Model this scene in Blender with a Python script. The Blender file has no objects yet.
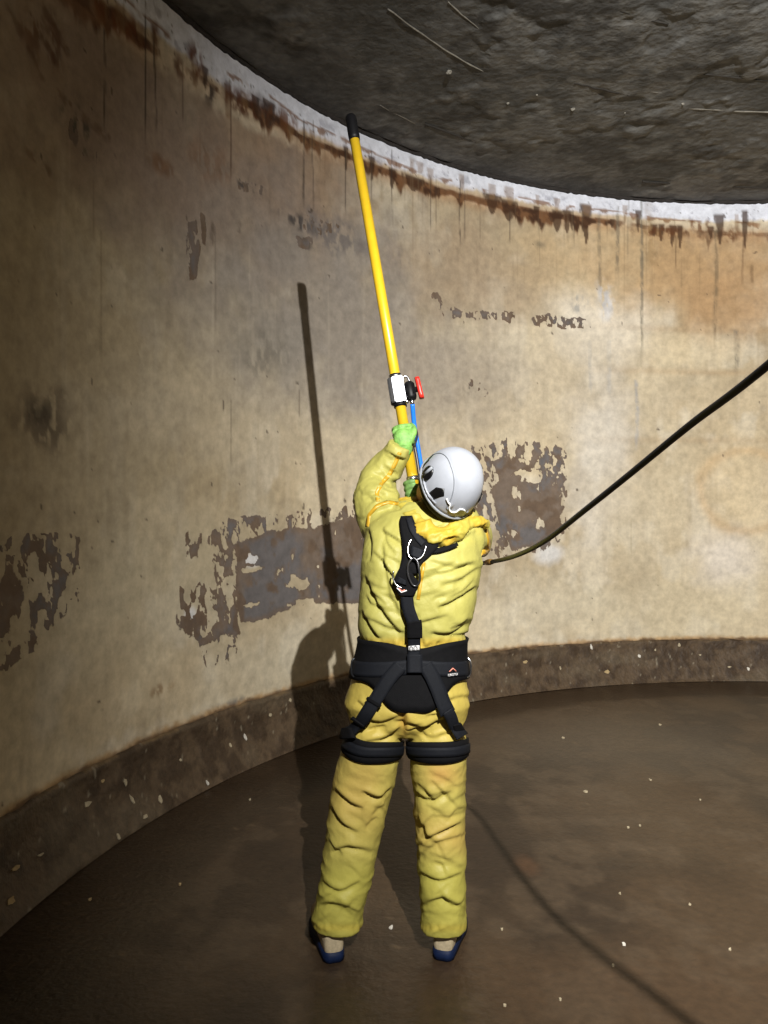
import bpy, bmesh, math, random
import numpy as np
from mathutils import Vector, Matrix
from mathutils.bvhtree import BVHTree

S = bpy.context.scene
COL = S.collection
random.seed(7); RNG = np.random.default_rng(7)

# ---------------------------------------------------------------- camera
F, HZ, EYE = 770.0, 501.0, 1.60
cam = bpy.data.objects.new('camera', bpy.data.cameras.new('camera')); COL.objects.link(cam)
cam.location = (0, 0, EYE); cam.rotation_euler = (math.pi/2, 0, 0)
cam.data.sensor_fit = 'VERTICAL'; cam.data.sensor_height = 36; cam.data.lens = 36*F/1024
cam.data.shift_y = -(512-HZ)/1024; cam.data.clip_start = .02
S.camera = cam
# ---------------------------------------------------------------- world, lamp, exposure
w = bpy.data.worlds.new('world'); S.world = w; w.use_nodes = True
w.node_tree.nodes['Background'].inputs[0].default_value = (.9, .95, 1, 1)
w.node_tree.nodes['Background'].inputs[1].default_value = 0.0
LAMP = Vector((.72, -.85, 3.5))
ld = bpy.data.lights.new('floodlight', 'SPOT'); lo = bpy.data.objects.new('floodlight', ld); COL.objects.link(lo)
ld.energy = 3050; ld.spot_size = math.radians(106); ld.spot_blend = 1.0; ld.shadow_soft_size = .018
ld.color = (1.0, .975, .93)
lo.location = LAMP
lo.rotation_euler = (Vector((3.9, 6.0, 1.0)) - LAMP).to_track_quat('-Z', 'Y').to_euler()
S.view_settings.view_transform = 'Standard'; S.view_settings.look = 'None'
S.view_settings.exposure = 0.0; S.view_settings.gamma = 1.0; S.view_settings.use_curve_mapping = False

# ---------------------------------------------------------------- helpers
def Q(px, py, d): return Vector(((px-384)/F*d, d, EYE-(py-HZ)/F*d))
def lin(r, g, b):
    f = lambda c: (c/255/12.92 if c/255 <= .04045 else ((c/255+.055)/1.055)**2.4)
    return (f(r), f(g), f(b))
def sstep(a, b, x):
    t = np.clip((x-a)/(b-a), 0, 1); return t*t*(3-2*t)

def vnoise(x, y, z=None, seed=0):
    x = np.asarray(x, float); y = np.asarray(y, float); z = np.zeros_like(x) if z is None else np.asarray(z, float)
    xi, yi, zi = (np.floor(a).astype(np.int64) for a in (x, y, z))
    fx, fy, fz = x-xi, y-yi, z-zi
    fx, fy, fz = (t*t*(3-2*t) for t in (fx, fy, fz))
    def h(i, j, k):
        n = (i*73856093) ^ (j*19349663) ^ (k*83492791) ^ (seed*2654435761)
        n = (n ^ (n >> 13)) & 0xffffffff
        n = (n*1274126177) & 0xffffffff
        n = n ^ (n >> 16)
        return (n & 0xffffff)/float(0xffffff)
    r = 0
    for a in (0, 1):
        for b in (0, 1):
            for c in (0, 1):
                r = r + h(xi+a, yi+b, zi+c)*(fx if a else 1-fx)*(fy if b else 1-fy)*(fz if c else 1-fz)
    return r
def fbm(x, y, z=None, o=4, seed=0, gain=.5):
    t = 0; a = 1; s = 0
    for i in range(o):
        k = 2.03**i
        t = t + a*vnoise(np.asarray(x)*k, np.asarray(y)*k, None if z is None else np.asarray(z)*k, seed+i*17); s += a; a *= gain
    return t/s

def mat(name, color, rough=.6, metal=0.0, nscale=40, nvar=.15, bump=0.0, bscale=120, attr=None, spec=.5, sheen=0):
    m = bpy.data.materials.new(name); m.use_nodes = True; nt = m.node_tree; N = nt.nodes; L = nt.links
    p = N['Principled BSDF']; p.inputs['Roughness'].default_value = rough; p.inputs['Metallic'].default_value = metal
    p.inputs['Specular IOR Level'].default_value = spec
    tc = N.new('ShaderNodeTexCoord')
    nz = N.new('ShaderNodeTexNoise'); nz.inputs['Scale'].default_value = nscale; nz.inputs['Detail'].default_value = 4
    L.new(tc.outputs['Object'], nz.inputs['Vector'])
    mr = N.new('ShaderNodeMapRange'); mr.inputs['From Min'].default_value = .25; mr.inputs['From Max'].default_value = .75
    mr.inputs['To Min'].default_value = 1-nvar; mr.inputs['To Max'].default_value = 1+nvar
    L.new(nz.outputs['Fac'], mr.inputs['Value'])
    mx = N.new('ShaderNodeMix'); mx.data_type = 'RGBA'; mx.blend_type = 'MULTIPLY'; mx.inputs[0].default_value = 1
    if attr:
        at = N.new('ShaderNodeAttribute'); at.attribute_name = attr; L.new(at.outputs['Color'], mx.inputs[6])
    else:
        mx.inputs[6].default_value = (*color, 1)
    L.new(mr.outputs['Result'], mx.inputs[7]); L.new(mx.outputs[2], p.inputs['Base Color'])
    if bump:
        nb = N.new('ShaderNodeTexNoise'); nb.inputs['Scale'].default_value = bscale; nb.inputs['Detail'].default_value = 5
        L.new(tc.outputs['Object'], nb.inputs['Vector'])
        bp = N.new('ShaderNodeBump'); bp.inputs['Strength'].default_value = 1; bp.inputs['Distance'].default_value = bump
        L.new(nb.outputs['Fac'], bp.inputs['Height']); L.new(bp.outputs['Normal'], p.inputs['Normal'])
    return m

def obj(name, mesh, m=None, parent=None, label=None, cat=None, group=None, kind=None, smooth=True):
    o = bpy.data.objects.new(name, mesh); COL.objects.link(o)
    if m is not None and mesh is not None: mesh.materials.append(m)
    if smooth and mesh is not None and len(mesh.polygons):
        mesh.polygons.foreach_set('use_smooth', np.ones(len(mesh.polygons), bool))
    if parent is not None:
        o.parent = parent; o.matrix_parent_inverse = Matrix.Translation(-parent.location)
    for k, v in (('label', label), ('category', cat), ('group', group), ('kind', kind)):
        if v: o[k] = v
    return o
def thing(name, loc, label, cat, group=None):
    o = bpy.data.objects.new(name, None); COL.objects.link(o); o.location = loc; o.empty_display_size = .1
    o['label'] = label; o['category'] = cat
    if group: o['group'] = group
    return o
def from_bm(name, bm):
    me = bpy.data.meshes.new(name); bmesh.ops.recalc_face_normals(bm, faces=bm.faces); bm.to_mesh(me); bm.free(); return me
def np_mesh(name, co, faces):
    me = bpy.data.meshes.new(name); co = np.asarray(co, np.float32); faces = np.asarray(faces, np.int32)
    n, k = faces.shape
    me.vertices.add(len(co)); me.vertices.foreach_set('co', co.ravel())
    me.loops.add(n*k); me.loops.foreach_set('vertex_index', faces.ravel())
    me.polygons.add(n); me.polygons.foreach_set('loop_start', np.arange(0, n*k, k, dtype=np.int32))
    me.update(calc_edges=True); return me
def grid_faces(nu, nv, closed_u=False):
    i = np.arange(nu if closed_u else nu-1); j = np.arange(nv-1)
    I, J = np.meshgrid(i, j, indexing='ij'); I2 = (I+1) % nu
    return np.stack([I*nv+J, I2*nv+J, I2*nv+J+1, I*nv+J+1], -1).reshape(-1, 4)
def set_attr(me, name, arr, typ):
    a = me.attributes.new(name, typ, 'POINT')
    if typ == 'FLOAT_COLOR':
        c = np.ones((len(arr), 4), np.float32); c[:, :3] = arr; a.data.foreach_set('color', c.ravel())
    else: a.data.foreach_set('value', np.asarray(arr, np.float32))

def frames(P):
    P = [Vector(p) for p in P]; n = len(P); T = []
    for i in range(n):
        t = (P[min(i+1, n-1)]-P[max(i-1, 0)]); T.append(t.normalized())
    up = Vector((0, 0, 1)) if abs(T[0].z) < .9 else Vector((0, 1, 0))
    X = (up.cross(T[0])).normalized(); out = []
    for i in range(n):
        X = (X - T[i]*X.dot(T[i])).normalized(); out.append((P[i], T[i], X, T[i].cross(X)))
    return out
def smooth_path(P, n=8):
    P = [Vector(p) for p in P]; out = []
    for i in range(len(P)-1):
        a, b, c, d = P[max(i-1, 0)], P[i], P[i+1], P[min(i+2, len(P)-1)]
        for k in range(n):
            t = k/n
            out.append(.5*((2*b)+(c-a)*t+(2*a-5*b+4*c-d)*t*t+(3*b-a-3*c+d)*t**3))
    out.append(P[-1]); return out
def add_tube(bm, P, r, seg=12, cap=True):
    rs = r if hasattr(r, '__len__') else [r]*len(P)
    rings = []
    for (p, t, x, y), rr in zip(frames(P), rs):
        rings.append([bm.verts.new(p+(x*math.cos(a)+y*math.sin(a))*rr) for a in [2*math.pi*k/seg for k in range(seg)]])
    for a, b in zip(rings, rings[1:]):
        for k in range(seg): bm.faces.new((a[k], a[(k+1) % seg], b[(k+1) % seg], b[k]))
    if cap: bm.faces.new(rings[0][::-1]); bm.faces.new(rings[-1])
def tube_mesh(name, P, r, seg=12):
    bm = bmesh.new(); add_tube(bm, P, r, seg); return from_bm(name, bm)
def add_loft(bm, rings, seg=28, power=2.0):
    """rings: (centre, half-width vector, half-depth vector)"""
    R = []
    for c, u, v in rings:
        c = Vector(c); u = Vector(u); v = Vector(v); ring = []
        for k in range(seg):
            a = 2*math.pi*k/seg; ca, sa = math.cos(a), math.sin(a)
            e = 2/power
            ring.append(bm.verts.new(c+u*(math.copysign(abs(ca)**e, ca))+v*(math.copysign(abs(sa)**e, sa))))
        R.append(ring)
    for a, b in zip(R, R[1:]):
        for k in range(seg): bm.faces.new((a[k], a[(k+1) % seg], b[(k+1) % seg], b[k]))
    bm.faces.new(R[0][::-1]); bm.faces.new(R[-1])
def add_ball(bm, c, r, seg=16, axes=None):
    M = Matrix.Translation(Vector(c))
    if axes is None: r = Vector(r) if hasattr(r, '__len__') else Vector((r, r, r)); M = M @ Matrix.Diagonal((*r, 1))
    else:
        a = Matrix((axes[0]*r[0], axes[1]*r[1], axes[2]*r[2])).transposed().to_4x4(); M = M @ a
    bmesh.ops.create_uvsphere(bm, u_segments=seg, v_segments=seg//2+2, radius=1, matrix=M)
def add_box(bm, c, ax, half, bevel=0):
    c = Vector(c); v = []
    for i in (-1, 1):
        for j in (-1, 1):
            for k in (-1, 1): v.append(bm.verts.new(c+ax[0]*half[0]*i+ax[1]*half[1]*j+ax[2]*half[2]*k))
    fs = [bm.faces.new([v[q] for q in f]) for f in ((0, 1, 3, 2), (4, 6, 7, 5), (0, 4, 5, 1), (2, 3, 7, 6), (0, 2, 6, 4), (1, 5, 7, 3))]
    if bevel:
        bmesh.ops.recalc_face_normals(bm, faces=fs)
        bmesh.ops.bevel(bm, geom=list({e for f in fs for e in f.edges}), offset=bevel, segments=2, affect='EDGES')
def remesh(bm, voxel, smooth=6, factor=.5):
    me = from_bm('tmp', bm); o = bpy.data.objects.new('tmp', me); COL.objects.link(o)
    r = o.modifiers.new('r', 'REMESH'); r.mode = 'VOXEL'; r.voxel_size = voxel
    s = o.modifiers.new('s', 'SMOOTH'); s.factor = factor; s.iterations = smooth
    bpy.context.view_layer.update()
    dg = bpy.context.evaluated_depsgraph_get()
    out = bpy.data.meshes.new_from_object(o.evaluated_get(dg))
    bpy.data.objects.remove(o); bpy.data.meshes.remove(me); out.materials.clear(); return out
def mesh_np(me):
    co = np.empty(len(me.vertices)*3, np.float32); me.vertices.foreach_get('co', co)
    no = np.empty(len(me.vertices)*3, np.float32); me.vertices.foreach_get('normal', no)
    return co.reshape(-1, 3).astype(float), no.reshape(-1, 3).astype(float)
def bvh_of(me, co=None):
    if co is None: co, _ = mesh_np(me)
    return BVHTree.FromPolygons([Vector(c) for c in co], [tuple(p.vertices) for p in me.polygons])

# ================================================================= THE TANK
CX, CY, R, H = 3.127, 2.265, 4.709, 4.31
COVE_Z, COVE_RUN = .345, .14
TH0 = math.radians(185)
def wall_at(px, py):
    dx, dy = (px-384)/F, 1.0
    a = dx*dx+dy*dy; b = -2*(dx*CX+dy*CY); c = CX*CX+CY*CY-R*R
    d = (-b+math.sqrt(b*b-4*a*c))/(2*a)
    th = math.atan2(d-CY, dx*d-CX)
    if th < -math.pi/2: th += 2*math.pi
    return R*(TH0-th), EYE-(py-HZ)/F*d, d
def W(px, py): return wall_at(px, py)[:2]

fine = np.arange(185, 62, -.0125*180/math.pi/R*0.9)
coarse = np.arange(62, -175, -2.0)
THETA = np.radians(np.concatenate([fine, coarse]))

# ---- wall: measured fields in (u = arc length, v = height)
VV = np.concatenate([np.arange(COVE_Z-.03, H, .0112), [H]])
U, V = np.meshgrid(R*(TH0-THETA), VV, indexing='ij')
nu_, nv_ = U.shape
u, v = U.ravel(), V.ravel()
C = lambda *c: np.array(lin(*c))
wx = u + .05*(fbm(u*5, v*5, seed=1)-.5); wz = v + .05*(fbm(u*5, v*5, seed=2)-.5)
n_big = fbm(u*.9, v*.9, o=4, seed=3); n_mid = fbm(u*4, v*3, o=4, seed=4); n_fine = fbm(u*22, v*22, o=4, seed=5)
streak = fbm(u*16, v*.7, o=3, seed=6); streak_f = fbm(u*60, v*1.2, o=2, seed=8)
col = np.tile(C(209, 193, 160), (len(u), 1))
def mixc(c, m):
    global col
    col = col*(1-m[:, None]) + np.asarray(c)[None, :]*m[:, None]
def blob(px, py, rx, ry, soft=.6, warp=.5, seed=0, sc=4):
    """elliptic stain, centre and radii given on the photograph, laid on the wall"""
    cu, cv = W(px, py); ru = max(abs(W(px+rx, py)[0]-cu), .01); rv = abs(W(px, py+ry)[1]-cv)
    q = np.hypot((u-cu)/ru, (v-cv)/rv); m = np.zeros_like(q); k = q < 2.2
    qq = q[k] + warp*(fbm(u[k]*sc, v[k]*sc, o=4, seed=50+seed)-.5)*2
    m[k] = 1-sstep(1-soft, 1+soft*.4, qq); return m
def polymask(pts, seed=0, rag=.03, sc=18):
    """signed field (metres, positive inside) of a polygon given on the photograph"""
    P = np.array([W(*p) for p in pts]); lo_, hi_ = P.min(0)-.2, P.max(0)+.2
    k = (u > lo_[0]) & (u < hi_[0]) & (v > lo_[1]) & (v < hi_[1])
    f = np.full(len(u), -1.0); x, y = u[k], v[k]; d = np.full(len(x), 9.0); ins = np.zeros(len(x), bool)
    for a, b in zip(P, np.roll(P, -1, 0)):
        e = b-a; t = np.clip(((x-a[0])*e[0]+(y-a[1])*e[1])/(e@e), 0, 1)
        d = np.minimum(d, np.hypot(x-a[0]-t*e[0], y-a[1]-t*e[1]))
        cr = ((a[1] > y) != (b[1] > y)); xs = a[0]+(y-a[1])/(b[1]-a[1]+1e-12)*e[0]; ins ^= cr & (x < xs)
    f[k] = np.where(ins, d, -d) + rag*(fbm(x*sc, y*sc*.7, o=4, seed=90+seed)-.5)*2
    return f
# broad mottling
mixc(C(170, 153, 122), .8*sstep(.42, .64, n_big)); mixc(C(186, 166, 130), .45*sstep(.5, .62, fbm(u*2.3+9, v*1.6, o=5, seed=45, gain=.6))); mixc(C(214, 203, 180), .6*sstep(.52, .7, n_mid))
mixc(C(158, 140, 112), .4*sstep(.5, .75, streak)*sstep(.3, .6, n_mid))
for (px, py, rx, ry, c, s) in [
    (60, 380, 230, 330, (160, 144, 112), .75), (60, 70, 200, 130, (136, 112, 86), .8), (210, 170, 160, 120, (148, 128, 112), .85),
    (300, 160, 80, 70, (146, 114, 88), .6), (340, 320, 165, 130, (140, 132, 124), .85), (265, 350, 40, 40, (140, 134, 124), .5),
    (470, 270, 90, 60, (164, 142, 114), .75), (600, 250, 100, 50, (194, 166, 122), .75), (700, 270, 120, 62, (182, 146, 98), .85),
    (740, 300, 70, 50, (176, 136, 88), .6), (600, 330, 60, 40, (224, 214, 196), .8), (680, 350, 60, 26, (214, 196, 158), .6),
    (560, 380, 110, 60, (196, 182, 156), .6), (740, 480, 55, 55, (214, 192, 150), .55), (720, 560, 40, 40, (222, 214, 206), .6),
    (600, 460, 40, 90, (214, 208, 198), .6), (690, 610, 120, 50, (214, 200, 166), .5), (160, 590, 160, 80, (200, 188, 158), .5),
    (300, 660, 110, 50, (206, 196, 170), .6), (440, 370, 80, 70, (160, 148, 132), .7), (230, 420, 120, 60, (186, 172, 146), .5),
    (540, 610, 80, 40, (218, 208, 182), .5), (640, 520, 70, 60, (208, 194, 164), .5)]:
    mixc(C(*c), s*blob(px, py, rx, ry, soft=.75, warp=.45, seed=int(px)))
# ring stain on the right, faint tide marks
cu, cv = W(745, 490); q = np.hypot((u-cu)/.42, (v-cv)/.36)+.25*(n_mid-.5)
mixc(C(196, 160, 108), .45*np.exp(-((q-1)/.13)**2))
for py, s in ((372, .3), (330, .25), (440, .2)):
    mixc(C(160, 124, 78), s*np.exp(-((v-W(700, py)[1]+.05*(n_big-.5))/.03)**2)*sstep(W(560, py)[0], W(680, py)[0], u))
# ---- white top band
dep = H - v + .015*(n_fine-.5)
sc_l = 1+.45*(1-sstep(W(150, 60)[0], W(420, 160)[0], u))
line = (.255+.03*(fbm(u*2.2, u*0, o=3, seed=12)-.5)*2)*sc_l
cream = 1-sstep(line-.03, line+.05, dep+.05*(n_fine-.5))
mixc(C(214, 200, 172), .8*cream)
wedge = (.165+.02*(fbm(u*6, u*0, o=3, seed=13)-.5)*2)*sc_l
white = 1-sstep(wedge-.015, wedge+.02, dep+.03*(fbm(u*30, v*9, o=3, seed=14)-.5))
mixc(C(228, 233, 247), .97*white)
# blue-grey scrapes and dark specks in the white
scr = sstep(.60, .70, fbm(u*9, v*9, o=5, seed=15, gain=.6))*white*sstep(.03, .1, dep)
mixc(C(150, 152, 168), .6*scr); mixc(C(70, 62, 56), .8*sstep(.82, .86, fbm(u*45, v*30, o=2, seed=16))*sstep(0.03, .12, dep)*cream)
# rust line under the band, following its measured course
lum = col@np.array([.3, .59, .11]); col = col*.88+lum[:, None]*.12
lp = np.array([(*W(x_, y_), s_, t_) for x_, y_, s_, t_ in ((-60, -90, .3, .05), (86, 0, .6, .09), (117, 16, .9, .10), (140, 38, .9, .07), (165, 56, .25, .03), (195, 75, .5, .05), (230, 95, .35, .03), (250, 103, .9, .06), (275, 118, .95, .08),
    (300, 136, .8, .04), (341, 152, .9, .045), (380, 168, .95, .05), (406, 179, 1, .06), (420, 184, 1, .08), (450, 192, 1, .045), (500, 204, 1, .07), (540, 212, 1, .05), (580, 218, 1, .055), (610, 221, .9, .04), (628, 223, .35, .03), (660, 229, .6, .04), (690, 231, .4, .03), (745, 233, .5, .04), (900, 235, .4, .03))])
lv = np.interp(u, lp[:, 0], lp[:, 1]); ls = np.interp(u, lp[:, 0], lp[:, 2]); lt = np.interp(u, lp[:, 0], lp[:, 3])
y_ = lv-v+.02*(fbm(u*14, v*5, o=3, seed=12)-.5)
n1 = fbm(u*11, u*0, o=4, seed=21); n2 = vnoise(u*34, u*0+3, seed=22)
ln = lt*(.65+.5*n1)+.22*np.clip(n1-.47, 0, 1)*(.4+1.4*n2)
m1 = sstep(-lt*.55, -lt*.1, y_)*(1-sstep(ln*.55, ln, y_))*sstep(.30, .42, ls*.55+.45*fbm(u*20, v*9, o=4, seed=23)-.08)
mixc(C(166, 112, 60), .55*np.clip(ls, 0, 1)*np.exp(-((y_-.02)/.07)**2))
mixc(C(106, 68, 38), np.clip(m1*1.1, 0, 1)*.9*np.minimum(1, ls*1.3)); mixc(C(60, 36, 22), .85*m1*sstep(.45, .6, fbm(u*12, v*14, o=4, seed=24))*ls)
y2 = y_+.085*sc_l+.01; l2 = .012+.13*np.clip(fbm(u*13, u*0+5, o=4, seed=26)-.46, 0, 1)*(.5+n2)
m2 = sstep(-.012, .0, y2)*(1-sstep(l2*.6, l2, y2))*sstep(.46, .55, fbm(u*5, v*3, o=4, seed=27))
mixc(C(128, 88, 50), .8*m2)
def drip(px, y0, y1, w_, c, s, k):
    (ua, va), vb_ = W(px, y0), W(px, y1)[1]; hw_ = abs(W(px+w_/2, y0)[0]-ua)
    kk = (np.abs(u-ua) < hw_*2.5+.03) & (v < va+.05) & (v > vb_-.05); mk = np.zeros(len(u)); uu_, vv_ = u[kk], v[kk]
    t = (va-vv_)/(va-vb_); wid = hw_*np.clip(1-t, 0, 1)**(.7 if c is DK else .3)*(.25+1.5*fbm(uu_*28, vv_*9, o=4, seed=800+k, gain=.65))
    mk[kk] = (1-sstep(wid*.7, wid*1.05+.004, np.abs(uu_-ua)))*sstep(-.04, .06, t)*(1-sstep(.9, 1.02, t)); mixc(C(*c), mk*s)
DK, BR = (68, 44, 27), (134, 102, 68)
for k, (px, y0, y1, w_, c) in enumerate([(586, 204, 246, 13, DK), (572, 214, 231, 7, DK), (638, 210, 233, 7, DK), (654, 224, 237, 9, DK), (661, 224, 242, 8, DK), (672, 225, 248, 8, DK), (680, 225, 250, 8, DK), (711, 226, 240, 8, DK),
    (720, 214, 246, 11, DK), (737, 214, 242, 5, BR), (745, 210, 250, 7, DK), (612, 219, 228, 8, DK), (414, 176, 192, 26, DK), (492, 194, 215, 18, DK), (509, 200, 222, 20, DK), (537, 206, 222, 8, DK), (557, 210, 233, 14, DK), (567, 210, 234, 11, DK),
    (412, 158, 172, 6, BR), (420, 162, 174, 7, BR), (430, 168, 188, 6, BR), (462, 174, 190, 6, BR), (492, 184, 200, 9, BR), (510, 187, 206, 12, BR), (538, 195, 206, 5, BR), (557, 198, 212, 6, BR), (586, 204, 216, 12, BR), (625, 205, 222, 6, BR),
    (268, 100, 130, 16, DK), (256, 96, 120, 10, DK), (244, 92, 116, 10, BR), (290, 124, 142, 10, BR), (228, 84, 120, 8, BR), (195, 56, 88, 8, BR), (205, 66, 90, 8, DK), (155, 22, 62, 7, BR), (140, 22, 44, 9, BR), (120, 4, 34, 12, BR), (100, -4, 26, 14, BR),
    (346, 146, 172, 6, DK), (372, 156, 182, 6, DK), (392, 168, 190, 8, DK), (312, 130, 150, 6, BR), (304, 128, 146, 5, BR)]): drip(px, y0, y1, w_, c, .85 if c is DK else .5, k)
# vertical run marks: (px, y0, y1, width m, strength, colour)
runs = [(105, 30, 138, .006, .8, (48, 40, 36)), (145, 0, 150, .007, .85, (44, 38, 36)), (155, 30, 142, .008, .8, (48, 42, 40)),
        (183, 60, 130, .008, .5, (70, 46, 34)), (230, 80, 190, .012, .7, (84, 56, 40)), (304, 120, 215, .006, .8, (58, 50, 46)),
        (313, 120, 220, .006, .55, (70, 60, 54)), (346, 150, 218, .007, .65, (60, 52, 46)), (372, 150, 210, .006, .5, (60, 50, 44)),
        (393, 150, 230, .006, .7, (60, 50, 44)), (430, 175, 235, .008, .6, (66, 54, 44)), (436, 175, 235, .005, .4, (70, 60, 50)),
        (460, 180, 250, .007, .7, (60, 50, 42)), (464, 190, 245, .006, .5, (66, 56, 48)), (480, 195, 260, .01, .35, (90, 76, 60)),
        (510, 210, 246, .006, .6, (64, 52, 42)), (540, 215, 270, .006, .3, (90, 80, 66)), (573, 210, 250, .007, .6, (60, 48, 40)),
        (600, 212, 300, .02, .55, (96, 90, 76)), (617, 205, 285, .022, .6, (96, 92, 80)), (641, 200, 370, .018, .7, (98, 94, 82)),
        (628, 200, 265, .01, .35, (110, 100, 84)), (676, 235, 272, .01, .55, (84, 66, 46)), (716, 230, 355, .022, .6, (104, 92, 72)),
        (736, 330, 375, .03, .65, (110, 106, 96)), (743, 240, 288, .014, .5, (96, 72, 50)), (752, 265, 285, .02, .5, (100, 76, 50)),
        (590, 340, 400, .02, .4, (160, 160, 160)), (637, 380, 455, .02, .55, (152, 156, 164)), (610, 340, 400, .03, .4, (176, 176, 176)),
        (631, 520, 560, .008, .35, (150, 134, 104)), (100, 230, 380, .012, .3, (100, 84, 60)), (231, 400, 470, .006, .5, (90, 80, 66)),
        (299, 390, 420, .012, .5, (96, 82, 66)), (215, 225, 345, .012, .35, (90, 78, 66)), (213, 222, 250, .02, .6, (70, 54, 40)),
        (240, 222, 235, .02, .5, (70, 58, 48)), (93, 180, 245, .015, .35, (110, 90, 70)), (170, 215, 350, .03, .2, (120, 104, 84))]
for k, (px, y0, y1, wd, s, c) in enumerate(runs):
    uu, v1 = W(px, y0); v0 = W(px, y1)[1]
    kk = np.abs(u-uu) < .12
    a = np.zeros(len(u)); x = u[kk]-uu + .02*(vnoise(v[kk]*3, v[kk]*0, seed=k+200)-.5)
    ragd = .15+1.5*fbm(u[kk]*40, v[kk]*12, o=4, seed=k+300, gain=.65)
    hw = np.maximum(wd*(1.05 if wd > .015 else .75), .0075)*ragd
    a[kk] = (1-sstep(hw*.35, hw*1.25, np.abs(x)))*sstep(v0, v0+.25*(v1-v0), v[kk])*(1-sstep(v1-.01, v1+.01, v[kk]))
    if wd > .015: a[kk] *= .35+.65*sstep(.35, .6, fbm(u[kk]*40, v[kk]*16, o=4, seed=k+400, gain=.65))
    mixc(C(*c), np.clip(a*s*(1.0 if wd > .015 else 1), 0, .95))
mixc(C(120, 100, 76), .35*sstep(.7, .86, streak_f)*(1-sstep(.25, 1.3, dep))*sstep(.12, .2, dep))
mixc(C(224, 212, 190), .12*sstep(.66, .9, fbm(u*30, v*.8, o=3, seed=44))*sstep(.5, 1.4, dep))
# discoloured spots and rust blotches
for k, (px, py, rx, ry, c, s, th) in enumerate([
    (40, 417, 34, 30, (104, 92, 76), .85, .42), (42, 415, 16, 14, (70, 62, 52), .7, .45), (80, 130, 24, 30, (76, 72, 62), .9, .5),
    (195, 60, 8, 16, (104, 60, 34), .9, .4), (245, 105, 26, 14, (92, 54, 34), .9, .42), (268, 108, 14, 14, (62, 54, 52), .9, .45),
    (225, 95, 5, 12, (100, 64, 42), .8, .4), (155, 38, 6, 16, (104, 68, 44), .8, .42), (110, 18, 34, 12, (112, 66, 36), .85, .42),
    (35, 30, 14, 40, (100, 66, 40), .75, .46), (55, 40, 12, 36, (96, 62, 38), .7, .48), (135, 28, 10, 12, (110, 62, 32), .9, .4),
    (160, 165, 14, 12, (124, 88, 60), .7, .42), (210, 165, 20, 25, (132, 100, 76), .5, .45), (250, 188, 14, 6, (60, 56, 56), .9, .56),
    (300, 222, 24, 8, (64, 60, 60), .9, .5), (335, 235, 40, 22, (112, 106, 104), .8, .4), (305, 244, 6, 5, (48, 44, 44), .9, .4),
    (180, 70, 6, 14, (96, 58, 36), .8, .4), (208, 90, 7, 18, (56, 46, 44), .9, .48), (285, 120, 14, 12, (112, 70, 40), .8, .42),
    (540, 245, 8, 5, (120, 110, 90), .7, .4), (580, 305, 8, 10, (150, 150, 148), .7, .4), (160, 690, 14, 7, (140, 112, 80), .7, .48),
    (228, 706, 22, 7, (96, 98, 102), .9, .42), (475, 388, 14, 7, (62, 58, 54), .95, .54), (455, 245, 4, 4, (60, 52, 44), .9, .42),
    (400, 262, 16, 14, (140, 128, 118), .7, .46), (605, 300, 10, 20, (196, 198, 204), .7, .42), (390, 245, 14, 30, (150, 140, 130), .5, .4),
    (265, 352, 26, 26, (118, 112, 102), .6, .42), (700, 225, 12, 8, (104, 62, 30), .8, .45), (730, 235, 10, 8, (104, 64, 34), .8, .45),
    (665, 232, 30, 7, (92, 54, 26), .85, .5), (650, 240, 10, 40, (140, 112, 74), .5, .45)]):
    m = blob(px, py, rx, ry, soft=.7, warp=.6, seed=500+k, sc=9)
    kk = m > 0; nn = np.zeros(len(u)); nn[kk] = sstep(th-.05, th+.12, fbm(u[kk]*28, v[kk]*15, o=4, seed=600+k))
    mixc(C(*c), s*m*nn)
# diagonal scrape marks in the upper corner
for (x0, y0, x1, y1, s) in ((25, 5, 55, 60, .7), (45, 10, 66, 50, .6), (30, 50, 42, 75, .5), (60, 95, 108, 138, .5), (28, 152, 48, 172, .5), (5, 5, 20, 30, .5)):
    a = np.array(W(x0, y0)); b = np.array(W(x1, y1)); e = b-a
    t = np.clip(((u-a[0])*e[0]+(v-a[1])*e[1])/(e@e), 0, 1); d = np.hypot(u-a[0]-t*e[0], v-a[1]-t*e[1])
    mixc(C(86, 56, 36), s*(1-sstep(.008, .035, d+.03*(n_fine-.5)))*sstep(.35, .55, fbm(u*20, v*20, o=3, seed=77)))
# bottom edge: crumbly tan lip
mixc(C(176, 140, 92), .8*(1-sstep(.0, .05, v-COVE_Z-.05*(n_fine-.45)-.02*(n_mid-.5))))
mixc(C(96, 74, 54), .9*(1-sstep(.0, .02, v-COVE_Z-.05*(fbm(u*12, v*12, o=4, seed=71)-.42))))
# tiny pock marks
mixc(C(70, 58, 48), .8*sstep(.90, .93, fbm(u*20, v*20, o=2, seed=81)))
# ---- peeled patches: signed field + colour below
under = np.tile(C(118, 104, 92), (len(u), 1))
under = under*(1-.85*sstep(.42, .58, fbm(u*4, v*4, o=4, seed=83)))[:, None] + C(104, 102, 104)[None]*(.85*sstep(.42, .58, fbm(u*4, v*4, o=4, seed=83)))[:, None]
bm_ = .85*np.clip(sstep(.56, .66, fbm(u*7, v*7, o=4, seed=84)), 0, 1); under = under*(1-bm_)[:, None]+C(104, 86, 70)[None]*bm_[:, None]
peel = np.full(len(u), -1.0)
def add_peel(pts, rag, holes, seed, sc=18, hs=9):
    global peel
    f = polymask(pts, seed, rag, sc)
    if holes is not None:
        k = f > -.15
        g = np.full(len(u), -1.0); g[k] = (fbm(u[k]*hs, v[k]*hs*.6, o=5, seed=700+seed, gain=.6)-holes)*.35
        f = np.minimum(f, g)
    peel = np.maximum(peel, f)
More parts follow.
